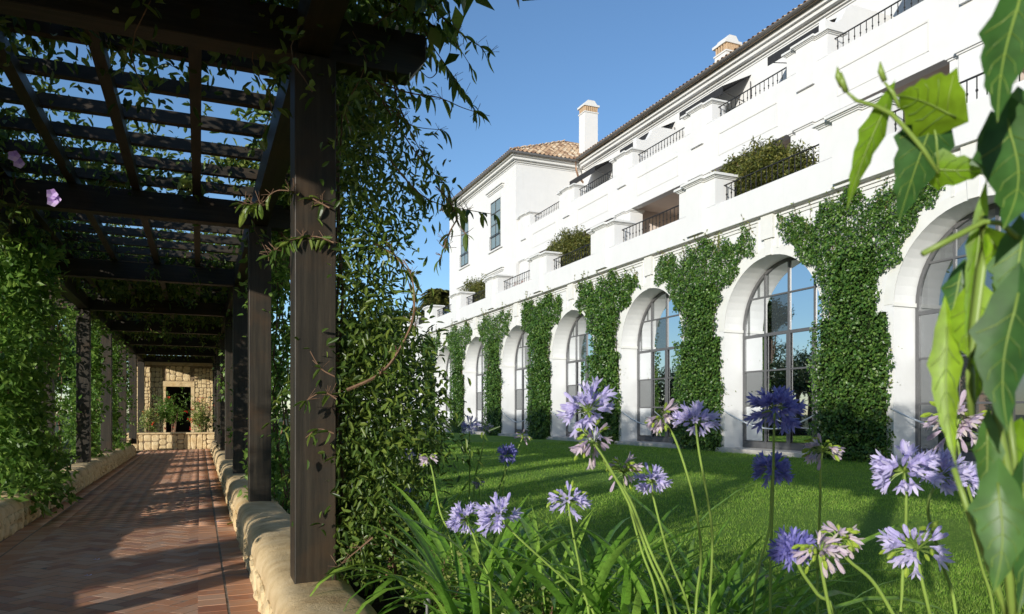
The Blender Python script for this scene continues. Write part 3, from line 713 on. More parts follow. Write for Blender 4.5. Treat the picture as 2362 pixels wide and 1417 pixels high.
# ------------------------------------------------------------------ ivy on the piers
def ivy(pc, k, label):
    iv = thing("ivy", label, "ivy", (HX-.2, pc, 0), "ivy columns on the arcade piers")
    dens = 620 if pc < 30 else (400 if pc < 45 else 260)
    size = .092 if pc < 30 else .12
    W0 = 3.7; n = int(dens*W0*9.2*1.9)
    yy = RNG.uniform(-3.3, 3.3, n); zz = RNG.uniform(0, 8.7, n)
    e = RNG.random(n)
    # outline: straight trunk width up to the springing, then spreading over the spandrels
    edge = 1.47+.16*(yy > 0)+.08*np.sin(zz*2.3+k)+.06*np.sin(zz*6.1+2*k)
    dist = np.sqrt((3.88-np.abs(yy))**2+np.maximum(0, zz-ZS)**2)     # distance from the arch centre
    up = zz > ZS-.2
    ok = np.where(up, (dist > R_+.22+.16*np.sin(yy*5+k)+.12*np.sin(zz*7)) & (np.abs(yy) < 3.1+.3*np.sin(zz*3+k*1.7)), np.abs(yy) < edge)
    top = 8.15+.25*np.sin(yy*2.1+k)+.2*np.sin(yy*5.3+2*k)
    top = top+.28
    thin = np.where((zz > 7.6) | (np.abs(yy) > 2.9), np.clip((top-zz)*3+.4, 0.05, 1)*np.where(np.abs(yy) > 2.9, .5, 1), 1)
    patch = np.sin(yy*4+k*2)*np.sin(zz*3.3+k)+np.sin(yy*9+zz*6)*.5
    thin = thin*np.where((zz > 6.8) & (patch > 1.0), .45, 1)
    ok &= (zz < top+.35*e) & (RNG.random(n) < thin*np.where(zz > 5.6, 1.0, .72))
    yy, zz = yy[ok], zz[ok]; n = len(yy)
    bulge = .14+.28*np.clip(1-np.abs(yy)/1.75, 0, 1)**.4+.05*np.sin(yy*7+zz*4)+.05*np.sin(zz*9+yy*3)
    bulge = np.where(zz > 7.0, bulge*.65, bulge)
    depth = bulge*RNG.uniform(.15, 1.05, n)
    P = np.stack([HX-.03-depth, pc+yy, zz], 1)
    D = unit(rnd(n, .75)+np.array([-.25, 0, -.55])); Nn = unit(rnd(n, .38)+np.array([-1, 0, .35]))
    L = size*RNG.uniform(.65, 1.35, n)
    link("leaf", leafmesh("ivy_leaves", P, D, Nn, L, L*.85, L_IVY), iv, kind='stuff')
    # shaded mat of stems and old leaves right against the wall
    m = MB(); st = MB()
    for q in range(9):
        y = RNG.uniform(-1.1, 1.1); pts = []
        for z in np.linspace(0, RNG.uniform(6.5, 8.2), 12): pts.append((HX-.05, pc+y+math.sin(z*1.3+q)*.15, z))
        st.tube(pts, .018, 4)
    st.build("stem", M_TWIG, iv)
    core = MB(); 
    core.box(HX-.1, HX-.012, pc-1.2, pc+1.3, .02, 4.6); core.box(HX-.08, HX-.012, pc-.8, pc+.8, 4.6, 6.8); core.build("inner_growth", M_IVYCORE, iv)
    # light green shoots creeping upwards and sideways
    tw = MB(); LP, LD = [], []
    for q in range(26 if pc < 45 else 14):
        y = RNG.uniform(-3.2, 3.2); z = 8.0+.3*math.sin(y*2+k); a = RNG.uniform(-.7, .7); L_ = RNG.uniform(.3, 1.0); pts = []
        if abs(y) > 3.0: z = 8.2
        for s in range(6):
            t = s/5; qv = Vector((HX-.06-.05*math.sin(s+q), pc+y+math.sin(a)*L_*t+.05*math.sin(s*2+q), min(z+math.cos(a)*L_*t, 9.4)));  
            if qv.z > 8.75: qv.x = XB-.05
            pts.append(qv)
            for _ in range(3): LP.append(tuple(qv)); LD.append(tuple(RNG.normal(0, 1, 3)))
        tw.tube(pts, .006, 3)
    for q in range(14):
        s_ = random.choice((-1, 1)); z = RNG.uniform(.5, 4.5); y = s_*1.4; L_ = RNG.uniform(.3, .8); pts = []
        for s in range(6):
            t = s/5; qv = Vector((HX-.05, pc+y+s_*min(L_*t, .0+1.3-abs(1.4-0)+L_*t), z+.1*math.sin(s+q))) if False else Vector((HX+.05+.25*t, pc+s_*1.375, z+.08*math.sin(s+q)-.1*t))
            qv.x = HX-.15+L_*t; qv.y = pc+s_*(1.38-.0)+s_*.03; pts.append(qv)
            for _ in range(2): LP.append(tuple(qv)); LD.append(tuple(RNG.normal(0, 1, 3)))
        tw.tube(pts, .005, 3)
    LP, LD = np.array(LP), np.array(LD); n = len(LP)
    tw.build("shoot", M_TWIG, iv, kind="stuff")
    link("young_leaf", leafmesh("young_leaves", LP, LD, unit(rnd(n, .5)+np.array([-1, 0, .3])), .1*RNG.uniform(.6, 1.2, n), .06*RNG.uniform(.6, 1.2, n), L_IVYD), iv, kind='stuff')
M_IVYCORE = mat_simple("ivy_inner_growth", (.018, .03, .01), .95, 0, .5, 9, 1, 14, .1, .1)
IVL = ["ivy column between the frame edge and the nearest arch, mostly beyond the frame", "broadest ivy column, between the first and second arch from the right", "ivy column between the second and third arch from the right",
       "ivy column between the third and fourth arch from the right", "ivy column between the fourth and fifth arch", "ivy column between the fifth and sixth arch",
       "ivy column between the sixth arch and the last small arch", "farthest ivy column, at the dim end of the arcade"]
for k, pc in enumerate(PC[1:9]): ivy(pc if k else pc, k, IVL[k])

# ------------------------------------------------------------------ shrubs, trees
def crown_points(c, r, n, hollow=.35):
    u = unit(rnd(n)); rad = (hollow+(1-hollow)*RNG.random(n)**.5)[:, None]
    return np.array(c)[None]+u*rad*np.array(r)[None]
def shrub(label, c, r, n, L, W, mat, name="shrub", cat="shrub", group=None, lobes=6, trunk=True, per=10, droop=-.3, grp=None):
    t = thing(name, label, cat, (c[0], c[1], c[2]-r[2]), group)
    pts = []
    for q in range(lobes):
        o = RNG.uniform(-.5, .5, 3)*np.array(r); k = RNG.uniform(.45, .8)
        if lobes >= 9: o[1] = (-.72+1.44*((q*5) % lobes)/(lobes-1))*r[1]; o[2] = RNG.uniform(-.3, .35)*r[2]; k = RNG.uniform(.42, .62)
        pts.append(crown_points(np.array(c)+o, np.array(r)*k, n//lobes))
    foliage("foliage", np.concatenate(pts), per, L*.5, L, W, mat, t, droop, L*2.2, kind='stuff')
    if trunk:
        m = MB()
        for q in range(5):
            b = Vector((c[0]+random.uniform(-.2, .2)*r[0], c[1]+random.uniform(-.2, .2)*r[1], c[2]-r[2])); e_ = Vector(c)+Vector((random.uniform(-.5, .5)*r[0], random.uniform(-.5, .5)*r[1], random.uniform(0, .7)*r[2]))
            m.tube([b, b.lerp(e_, .5)+Vector((0, 0, .1*r[2])), e_], [.05*r[2], .035*r[2], .01*r[2]], 5)
        m.build("stem", M_TWIG, t)
    return t
def tree(label, x, y, h, cr, mat=None, name="tree", n=500, L=.35, cz=None, group=None, per=9, squash=.8):
    t = thing(name, label, "tree", (x, y, 0), group); mat = mat or L_DARK
    cz = cz or h-cr*squash
    MB().tube([(x, y, 0), (x+.15*cr*.2, y, cz*.5), (x, y+.1, cz)], [.09*cr+.05, .06*cr+.04, .03*cr], 7).build("trunk", M_BARK, t)
    lb = MB(); pts = []
    for q in range(9):
        o = unit(rnd(1))[0]*np.array([cr, cr, cr*squash])*RNG.uniform(.3, .65); c = np.array([x, y, cz])+o
        lb.tube([(x, y, cz*.6), tuple((np.array([x, y, cz*.8])+c)/2), tuple(c)], [.04*cr, .025*cr, .01*cr], 4)
        pts.append(crown_points(c, np.array([cr, cr, cr*squash])*RNG.uniform(.3, .5), n//9))
    lb.build("limb", M_BARK, t)
    foliage("crown", np.concatenate(pts), per, L*.6, L, L*.5, mat, t, .2, L*1.6, kind='stuff'); return t
# shrubs standing on the terrace behind the railings
def on_terrace(px0, px1, py0, X): 
    pa = (px0+px1)/2; dx = pa-460; d_ = F*X/(CT*dx); yy = (d_-ST*X)/CT; return yy, (px1-px0)/2*d_/F, EYE+(HY-py0)*d_/F
for (lab, px0, px1, ptop, nn) in (("large olive green shrub behind the railing above the second arch", 1628, 1862, 318, 1500),
                                  ("rounded olive shrub behind the railing above the fourth arch", 1250, 1370, 535, 900),
                                  ("small olive shrub with a pointed top near the far end of the terrace", 1070, 1122, 632, 500)):
    yy, hw_, zt = on_terrace(px0, px1, ptop, 20.6)
    w_ = min(2.4, hw_*1.75)
    zc = (9.0+zt)/2
    shrub(lab, (20.6, yy, zc+.1), (.85, w_, (zt-9.0)/2), int(nn*2.2), .17, .07, L_BOX, group="shrubs on the terrace", lobes=11)
yy, hw_, zt = on_terrace(1165, 1215, 640, 20.4)
shrub("sparse pinkish flowering shrub behind the terrace railing near the wing", (20.4, yy, 9.8), (.5, 1.4, .85), 220, .12, .05, mat_leaf("pink_bract", (.35, .16, .12), (.5, .3, .24), (.6, .45, .35), .3, .5), group="shrubs on the terrace")
# palm at the far end
def palm(label, p, h, rad, nf=60):
    t = thing("palm_tree", label, "palm", (p.x, p.y, 0)); MB().tube([(p.x, p.y, 0), (p.x, p.y, h)], [.35, .28], 8).build("trunk", M_BARK, t)
    V, D, Nn, L = [], [], [], []
    for q in range(nf):
        a = RNG.uniform(0, 2*PI); el = RNG.uniform(-1.3, 1.2); 
        for s in range(22):
            tt = s/21; r_ = rad*tt*math.cos(el*.8); z = h+rad*(math.sin(el)*tt*1.0-.7*tt*tt)
            for sg in (-1, 1):
                V.append((p.x+math.cos(a)*r_, p.y+math.sin(a)*r_, z)); D.append((math.cos(a)*.6-sg*math.sin(a), math.sin(a)*.6+sg*math.cos(a), -.3)); L.append(rad*.32)
    n = len(V); link("frond", leafmesh("fronds", np.array(V), np.array(D), unit(rnd(n, .4)+np.array([0, 0, 1])), np.array(L), np.full(n, rad*.035), L_BOX), t, kind='stuff')
palm("shaggy palm tree rising beyond the terrace railing at the end of the wing", at(1010, 680, 86), 15.4, 2.1, 110)
for k, (px, py, d_, cr, lab) in enumerate(((962, 722, 92, 2.2, "dark bushy tree just left of the shaggy palm"), (905, 715, 95, 4.0, "broad dark tree above the white annex"),
        (850, 770, 88, 3.6, "round dark tree left of the annex, behind the post vine"), (800, 800, 80, 3.4, "dark tree deep behind the vine on the front post"), (740, 820, 84, 4, "dark tree behind the front post"))):
    p = at(px, py, d_); tree(lab, p.x, p.y, p.z+cr*.3, cr, L_DARK, n=420, L=.4, group="trees beyond the hotel")
# greenery beyond the pergola and towards the far end
LT = ["tree far left beyond the pergola, closest of its row", "second tree of the row left beyond the pergola", "third tree of the row left beyond the pergola", "tall slim tree left beyond the pergola seen in the door glass",
      "broad tree at the far left behind the vines", "tree behind the stone pavilion on its left", "tree behind the stone pavilion", "farthest tree of the left row"]
for k, (x, y, h, cr, m_) in enumerate(((-10.5, 41, 3.8, 1.6, L_VINE), (-12.5, 44, 5.2, 2.2, L_DARK), (-8, 45, 6.0, 2.6, L_VINE), (-7, 52, 12.5, 2.0, L_DARK),
                                    (-17, 44, 7, 3.2, L_DARK), (-5.5, 47, 7.0, 2.8, L_DARK), (1.0, 50, 6.2, 2.6, L_DARK), (-12, 60, 11, 4, L_DARK))):
    tree(LT[k], x, y, h, cr, m_, n=520, L=.3, group="trees left of and behind the pergola", squash=1.3 if k == 3 else .8)
SL = ["unseen slim tree added for lawn shadows, behind the camera", "unseen slim tree added for lawn shadows, beside the camera", "unseen slim tree added for lawn shadows, a little ahead of the camera"]
for k, (x, y, h) in enumerate(((-8.2, -8.5, 5.2), (-8.4, 1.9, 5.6), (-7.8, 5.3, 5.0))):  # out of frame, added only to throw shadow bands across the lawn
    tree(SL[k], x, y, h, .65, L_DARK, n=460, L=.17, cz=2.9, group="unseen slim trees added for lawn shadows", squash=3.4)
hd = thing("shade_hedge", "tall dark hedge added beyond the pergola to shade the far arcade", "hedge", (2.6, 48, 0))
C = np.stack([RNG.uniform(1.6, 3.6, 2600), RNG.uniform(39, 58, 2600), RNG.uniform(0, 5.2, 2600)], 1)  # hedge added so the far arcade base falls in shadow
foliage("foliage", C, 7, .2, .3, .14, L_DARK, hd, .2, .4, kind='stuff')
# terracotta rendered house glimpsed between the left posts
hs = thing("garden_house", "pinkish rendered garden house glimpsed between the left posts", "building", (-12.5, 34, 0))
M_PINK = mat_simple("pink_render", (.52, .33, .22), .85, 0, .1, 3, .3, 14)
MB().box(-14, -7.2, 36.2, 41, 0, 3.0).build("wall", M_PINK, hs); MB().prism([(-14.4, 3.0), (-6.8, 3.0), (-10.6, 4.4)], 'y', 35.9, 41.3).build("roof", M_TILE, hs)

# ------------------------------------------------------------------ stone pavilion at the end
pv = thing("stone_pavilion", "small sandy rubble stone pavilion with a dark doorway at the path's end", "building", (-.8, 38, 0))
yF = 36.9
for (a, b, z0, z1) in ((-2.6, -1.4, 0, 3.7), (-.36, .6, 0, 3.7), (-1.4, -.36, 2.74, 3.7)):
    MB().box(a, b, yF, yF+.4, z0, z1).build("wall_core", M_MORTAR, pv)
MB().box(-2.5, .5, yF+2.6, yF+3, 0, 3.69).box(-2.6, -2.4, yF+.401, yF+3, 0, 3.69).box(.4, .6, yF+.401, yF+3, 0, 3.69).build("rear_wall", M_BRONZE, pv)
for (a, b) in ((-2.6, -1.55), (-.21, .6)):
    zz_ = .0
    while zz_ < 3.6:
        rubble(pv, yF, a, b, zz_, min(zz_+.45, 3.69), -1, 'x', .10, .24, 0, .03); zz_ += .45
rubble(pv, yF, -1.38, -.38, 3.0, 3.68, -1, 'x', .14, .3, 0, .03)
dj = MB().box(-1.55, -1.4, yF-.05, yF+.42, 0, 2.74).box(-.36, -.21, yF-.05, yF+.42, 0, 2.74).box(-1.55, -.21, yF-.06, yF+.43, 2.741, 2.98)
dj.build("door_surround", M_COPE, pv)
MB().box(-2.7, .7, yF-.1, yF+3.1, 3.701, 3.85).build("roof", M_COPE, pv)
# planter bushes with red flowers
def bush_at(lab, x, y, z, r, n, mat=L_VINE, group="shrubs in the end planter", L=.09, flowers=0):
    t = shrub(lab, (x, y, z+r[2]), r, n, L, L*.5, mat, group=group, lobes=5)
    if flowers:
        C = crown_points((x, y-.1, z+r[2]), np.array(r)*1.0, flowers, .9)
        foliage("flower", C, 8, .03, .07, .06, M_RED, t, 0, .02, kind='stuff')
    return t
bush_at("leafy bush in the planter in front of the dark doorway", -1.0, 34.6, .6, (.7, .4, .85), 210, flowers=6)
bush_at("bush with red flowers right of the doorway in the planter", .15, 34.4, .6, (.7, .45, .8), 190, L_LIME, flowers=16)
bush_at("low pale bush left of the doorway in the planter", -1.95, 34.4, .5, (.45, .35, .6), 120, L_LIME, flowers=4)

# ------------------------------------------------------------------ vines on the pergola
def vine_col(label, x, y, z0, z1, rx, ry, n, L=.10, W=.055, mat=None, group=None, per=8, taper=.0):
    t = thing("climbing_vine", label, "vine", (x, y, z0), group)
    z = RNG.uniform(z0, z1, n); f = 1-taper*(1-(z-z0)/(z1-z0)); a = RNG.uniform(0, 2*PI, n); rr = RNG.random(n)**.6
    wob = 1+.25*np.sin(z*3.1+y)
    C = np.stack([x+np.cos(a)*rr*rx*f*wob+.1*np.sin(z*2+y), y+np.sin(a)*rr*ry*f*wob, z], 1)
    foliage("leaf", C, per, .05, L, W, mat or L_VINE, t, .6, .28, kind='stuff', shape=LEAF6 if abs(y) < 11 else LEAF4)
    m = MB()
    for q in range(5):
        pts = [(x+.12*math.sin(s*.9+q*2)+random.uniform(-.04, .04), y+.14*math.cos(s*.7+q*2)+random.uniform(-.04, .04), z0+(z1-z0)*s/9) for s in range(10)]
        m.tube(pts, .012, 4)
    m.build("stem", M_TWIG, t); return t
ordn = ["nearest", "second", "third", "fourth", "fifth", "sixth", "seventh", "eighth", "ninth", "tenth"]
for j, y in enumerate([9.7, 14.3, 18.8, 23.2, 27.6, 32.0]):
    vine_col("leafy vine climbing the outer side of the %s right post behind the front one" % ordn[j], 1.0, y+.35, .1, 3.9, .34, .42, int(300-j*24), .10 if j < 2 else .13, .055 if j < 2 else .07, group="vines on the right posts", mat=L_VINE if j < 3 else L_DARK)
for j, y in enumerate([-8.8]):
    vine_col("vine on a right post behind the camera, %s of its row" % ["farthest", "middle", "nearest"][j], 1.15, y+.3, .1, 3.9, .35, .4, 110, .13, .07, group="vines on the right posts", mat=L_JAS)
lv = [(-8.8, .3, 60, "vine on a left post out of view, farthest behind the camera"), (-4.2, .25, 40, "vine on a left post just behind the camera"), (-1.5, .22, 34, "vine on the left post beside the camera"),
 (5.0, .28, 90, "vine on the left post nearest the picture edge"), (9.6, .3, 110, "vine on the left, between the picture edge and the big mass"), (12.5, 1.3, 1250, "large bright vine mass spilling over the low left wall"),
 (14.9, .5, 420, "vine right beside the large bright mass"), (18.4, .3, 110, "thin vine strands round the lone bare left post"), (20.8, .75, 420, "vine curtain just right of the bare left post"),
 (23.9, .6, 400, "vine curtain on the left post after the bare one"), (26.0, .4, 260, "thin vine curtain between the last left posts"), (28.6, .5, 300, "vine on the far left, last before the planter")]
for j, (y, ry, n, nm) in enumerate(lv):
    big = j == 5
    vine_col(nm, -2.37-(.12 if big else .2 if y > 17 and y != 18.4 else .5), y, .3 if big else (.35 if y > 8 else 1.0), 3.9, .48 if big else .3, ry, n, .14, .075, group="vines on the left posts")
# roof cover: dense over the left and the far bays, open in the middle of the first two bays
rv = thing("roof_vine", "mass of dark vine foliage lying over the pergola roof", "vine", (-.9, 10, 4.3))
pts = []
n = 42000
x = RNG.uniform(-3.4, 1.5, n); y = RNG.uniform(-9.3, 36.8, n); z = 4.34+RNG.random(n)**1.5*.5
field = np.sin(x*2.1+y*.9)+np.sin(y*1.7-x*1.3+1)+.8*np.sin(x*4.3+y*2.3)+.6*np.sin(y*4.1)
dens = .30+.14*field
dens = np.where((x < -1.9), 1.0, dens)
dens = np.where((x > .75), .75, dens)
openb = (y > 5.9) & (y < 9.3) & (x > -1.5) & (x < .75)
dens = np.where(openb, .015+.02*field+np.clip((6.95-y)*.7, 0, .6)*(x < .3)+np.clip((-1.05-x)*1.3, 0, .8)+.12*(y > 8.6), dens)
open2 = (y > 9.9) & (y < 14) & (x > -1.6) & (x < .7)
dens = np.where(open2, .04+.05*field, dens)
dens = np.where(y > 14.5, .42+.15*field, dens)
dens = np.where((y < 6.0), .95+.1*field, dens)
k = RNG.random(n) < dens*.8
C = np.stack([x, y, z], 1)[k]
nearm = (C[:, 1] > 3) & (C[:, 1] < 15)
foliage("leaf", C[nearm], 8, .06, .10, .05, L_JAS, rv, .8, .35, kind='stuff', shape=LEAF6)
foliage("leaf", C[~nearm], 7, .09, .17, .10, L_JAS, rv, .5, .35, kind='stuff')
# leaf heap added above the outer edge to cast shadow on the facade base
n = 6500; yy = RNG.uniform(-9.3, 36, n); zz = 4.15+RNG.random(n)*2.25+.12*np.sin(yy*1.7)
C = np.stack([RNG.uniform(1.0, 1.5, n)+.18*(zz > 5), yy, zz], 1); dd = yy*CT+C[:, 0]*ST
C = C[(yy < 4.6) | (yy > 8.6) | (zz > EYE+.565*dd+.15)]
foliage("leaf", C, 8, .1, .18, .10, L_JAS, rv, .2, .35, kind='stuff')
# roof edge clumps of the second bay, sunlight put into their lime leaf colour
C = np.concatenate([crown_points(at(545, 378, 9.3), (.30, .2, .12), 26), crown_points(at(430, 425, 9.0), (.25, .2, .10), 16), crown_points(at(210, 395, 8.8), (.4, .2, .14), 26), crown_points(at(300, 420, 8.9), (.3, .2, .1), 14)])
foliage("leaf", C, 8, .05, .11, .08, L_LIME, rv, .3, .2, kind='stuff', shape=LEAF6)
# hanging tendrils from the beams
tn = MB(); LP = []
for q in range(70):
    x = random.uniform(-3.0, 1.3); y = random.choice(PY[3:8])+random.uniform(-.5, .8); L_ = random.uniform(.15, .7)
    if -1.7 < x < .4 and random.random() < .6: continue
    p0 = Vector((x, y, 4.0)); pts = [p0+Vector((.06*math.sin(s+q), .05*math.cos(s*1.3+q), -L_*s/6)) for s in range(7)]; tn.tube(pts, .004, 3)
    LP += [tuple(p) for p in pts for _ in range(2)]
tn.build("tendril", M_TWIG, rv, kind="stuff")
foliage("leaf", np.array(LP), 2, .03, .10, .04, L_JAS, rv, 1, .1, kind='stuff', shape=LEAF6)
# violet trumpet flowers under the roof at the left
def trumpet(label, px, py, d_):
    p = at(px, py, d_); t = thing("trumpet_flower", label, "flower", p, "trumpet flowers on the roof vine")
    for q in range(3):
        c = p+Vector((random.uniform(-.07, .07), random.uniform(-.07, .07), random.uniform(-.07, .07))); m = MB()
        for k in range(5):
            a = 2*PI*k/5; ax_ = Vector((math.cos(a), -.5, math.sin(a))).normalized(); b = c+ax_*.055; s_ = Vector((-math.sin(a), 0, math.cos(a)))*.026
            m.poly([c, c.lerp(b, .6)+s_, b, c.lerp(b, .6)-s_])
        m.build("blossom", M_PURP, t)
trumpet("pale violet trumpet flowers hanging below the second cross beam", 140, 458, 6.4)
trumpet("dim violet trumpet flower at the left edge under the rafters", 36, 378, 6.4)

# jasmine on the front post --------------------------------------------------
jv = thing("jasmine_vine", "large airy jasmine climbing the front right post with long arching sprays", "vine", (1.1, 5.3, 0))
outline = [(150, 770, 860), (200, 765, 905), (300, 765, 945), (400, 765, 985), (480, 765, 975), (560, 770, 905), (640, 765, 905), (720, 765, 925), (790, 745, 955), (850, 728, 1000), (930, 710, 1030), (1000, 725, 1045), (1070, 750, 1010), (1140, 765, 935), (1200, 772, 890), (1270, 775, 845)]
oy = np.array([o[0] for o in outline]); oa = np.array([o[1] for o in outline]); ob = np.array([o[2] for o in outline])
n = 2700; py = np.concatenate([RNG.uniform(150, 760, 700), RNG.uniform(740, 1240, n-700)]); u = RNG.beta(1.1, 1.5, n)
px = np.interp(py, oy, oa)+u*(np.interp(py, oy, ob)-np.interp(py, oy, oa)); dp = RNG.uniform(4.75, 6.3, n)
# foliage may only cross in front of the post low down
front = (px < 778) & (RNG.random(n) < .8) & (py < 820); dp[front] += .9
rr = (px-CX)/F*dp; C = np.stack([rr*CT+dp*ST, dp*CT-rr*ST, EYE+(HY-py)/F*dp], 1); C = C[C[:, 2] > .12]
C = C[~((C[:, 0] < .86) & (C[:, 1] > 4.82) & (C[:, 1] < 5.6))]
foliage("leaf", C, 6, .07, .075, .027, L_JAS, jv, .5, .28, kind='stuff', shape=LEAF6)
# stems: bundle up the post corner
for q in range(4):
    pts = [at(772+6*math.sin(s*1.1+q*1.7)+q*4, 1290-s*75, 5.1+.1*math.sin(s+q)) for s in range(15)]
    MB().tube(pts, [.014-.0006*s for s in range(15)], 6).build("stem", M_TWIG, jv, True)
# arching sprays, each a twig with single leaves
me_leaf = []
for s_ in range(5):
    L_ = .075+.01*s_; W_ = .012+.0015*s_; m = MB(); K = 5; rows_ = []
    for k in range(K+1):
        t = k/K; w_ = W_*math.sin(PI*min(1, t*.93+.04))**.8; z_ = -.25*L_*t*t*(1+s_*.3); rows_.append(len(m.v))
        m.v += [(L_*t, -w_, z_+w_*.35), (L_*t, 0, z_), (L_*t, w_, z_+w_*.35)]
    for k in range(K):
        a, b = rows_[k], rows_[k+1]; m.f += [(a, a+1, b+1, b), (a+1, a+2, b+2, b+1)]
    me_leaf.append(m.mesh("jasmine_leaf", L_JASO))
jcount = 0
def spray(pp, d0, d1, lmax=26, rad=.006, wisps=True, leafprob=.85):
    global jcount
    P = [at(a, b, d0+(d1-d0)*k/(len(pp)-1)) for k, (a, b) in enumerate(pp)]
    # subdivide smoothly
    Q = []
    for k in range(len(P)-1):
        p0 = P[max(k-1, 0)]; p1 = P[k]; p2 = P[k+1]; p3 = P[min(k+2, len(P)-1)]
        for s in range(6):
            t = s/6; Q.append(.5*((2*p1)+(-p0+p2)*t+(2*p0-5*p1+4*p2-p3)*t*t+(-p0+3*p1-3*p2+p3)*t**3))
    Q.append(P[-1]); m = MB().tube(Q, [rad*(1-.7*k/len(Q)) for k in range(len(Q))], 5)
    step = max(1, len(Q)//max(1, lmax//2)); side = 1; LPs = []
    for k in range(2, len(Q), 1):
        if random.random() > leafprob*lmax/len(Q)/1.6: continue
        tdir = (Q[k]-Q[k-1]).normalized()
        for sg in (-1, 1):
            v = (tdir*.5+Vector((random.uniform(-1, 1), random.uniform(-.6, .6), -.7+sg*.5))).normalized()
            if jcount < 292:
                rot = v.to_track_quat('X', 'Z').to_euler(); rot.x += random.uniform(-.8, .8)
                sc_ = random.uniform(.75, 1.25); link("leaf", random.choice(me_leaf), jv, Q[k], rot, (sc_, sc_, sc_)); jcount += 1
            else: LPs.append((Q[k], v))
        if wisps and random.random() < .5:   # fine seed wisps
            for _ in range(5):
                e = Q[k]+Vector((random.uniform(-1, 1), random.uniform(-1, 1), random.uniform(-.3, 1.2))).normalized()*random.uniform(.04, .09); m.tube([Q[k], e], .0016, 3)
    m.build("twig", M_TWIG, jv)
    if LPs:
        n = len(LPs); foliage_n = leafmesh("spray_leaves", np.array([tuple(a) for a, _ in LPs]), np.array([tuple(b) for _, b in LPs]), unit(rnd(n, .5)+np.array([0, 0, 1])), np.full(n, .09), np.full(n, .03), L_JAS, LEAF6)
        link("leaf", foliage_n, jv, kind='stuff')
spray([(900, 0), (960, 40), (1000, 110), (1055, 190), (1100, 260)], 4.9, 5.2, 34)
spray([(980, 0), (1030, 50), (1080, 90), (1130, 120)], 4.9, 5.0, 26)
spray([(860, 60), (930, 20), (1000, 60), (1050, 100), (1090, 160)], 4.9, 5.1, 30)
spray([(978, 105), (1005, 135), (1008, 165), (990, 180), (965, 158)], 5.2, 5.2, 10)
spray([(870, 190), (945, 215), (1010, 225), (1070, 250), (1130, 268)], 5.0, 5.0, 26)
spray([(840, 180), (900, 250), (950, 290), (1020, 300)], 5.0, 5.2, 22)
spray([(880, 230), (930, 310), (980, 380), (1030, 430), (1055, 470)], 5.0, 5.1, 28)
spray([(900, 370), (960, 440), (1010, 470), (1080, 485), (1140, 495)], 4.9, 5.0, 30)
spray([(1005, 430), (1040, 470), (1060, 520), (1080, 545)], 4.9, 4.9, 16)
spray([(1055, 505), (1035, 540), (1020, 585), (1010, 605)], 4.9, 4.9, 10)
spray([(800, 900), (880, 860), (930, 790), (955, 720), (950, 640), (930, 600)], 4.6, 4.9, 26, .011)
spray([(860, 560), (920, 600), (950, 680), (958, 760)], 4.9, 5.0, 18)
spray([(760, 480), (700, 450), (640, 440), (600, 470), (560, 470)], 4.75, 4.7, 26)
spray([(770, 560), (720, 545), (660, 560), (620, 590)], 4.7, 4.7, 26)
spray([(775, 870), (740, 850), (715, 810)], 4.65, 4.6, 10)
spray([(770, 1000), (735, 990), (705, 1010)], 4.65, 4.6, 10)
spray([(775, 920), (745, 905), (705, 925)], 4.65, 4.6, 10)
spray([(900, 150), (920, 240), (960, 330), (1000, 400)], 5.1, 5.2, 24)
spray([(860, 1240), (800, 1290), (778, 1310)], 4.6, 4.5, 8)

# ------------------------------------------------------------------ flower bed: agapanthus and small shrubs
def strap_mesh(seed, L, W, bend):
    rs = random.Random(seed); m = MB(); K = 8; prev = None; pos = Vector((0, 0, 0)); ang = PI/2-.12; rows_ = []
    for k in range(K+1):
        t = k/K; w_ = W*(min(1, .45+t*2.5))*(1-max(0, (t-.6)/.4)**2*.95)/2
        nx = Vector((-math.sin(ang), 0, math.cos(ang)))
        rows_.append(len(m.v)); m.v += [tuple(pos+Vector((0, -w_, 0))+nx*w_*.35), tuple(pos), tuple(pos+Vector((0, w_, 0))+nx*w_*.35)]
        ang -= bend/K*(1+t*1.2); pos = pos+Vector((math.cos(ang), 0, math.sin(ang)))*L/K
    for k in range(K):
        a, b = rows_[k], rows_[k+1]; m.f += [(a, a+1, b+1, b), (a+1, a+2, b+2, b+1)]
    return m.mesh("strap_leaf", L_STRAP, True)
STRAPS = [strap_mesh(s, .84+.055*s, .036+.004*(s % 3), (.5, .9, 1.3, 1.7, .7, 2.0)[s % 6]) for s in range(6)]
def soilz(x, y):
    e = bed_edge(min(max(y, 1), 60))+.25; return .27*max(0, 1-(x-.9)/(e-.9))
def clump(label, x, y, nl, sc=1.0, spread=.16):
    t = thing("agapanthus_clump", label, "plant", (x, y, 0), "agapanthus leaf clumps in the bed")
    for k in range(nl):
        a = random.uniform(0, 2*PI); r_ = random.uniform(.02, spread)
        s_ = sc*random.uniform(.75, 1.2)
        link("leaf", random.choice(STRAPS), t, (x+math.cos(a)*r_, y+math.sin(a)*r_, soilz(x, y)-.02), (random.uniform(-.25, .25), random.uniform(-.15, .3), a+random.uniform(-.5, .5)), (s_, s_, s_))
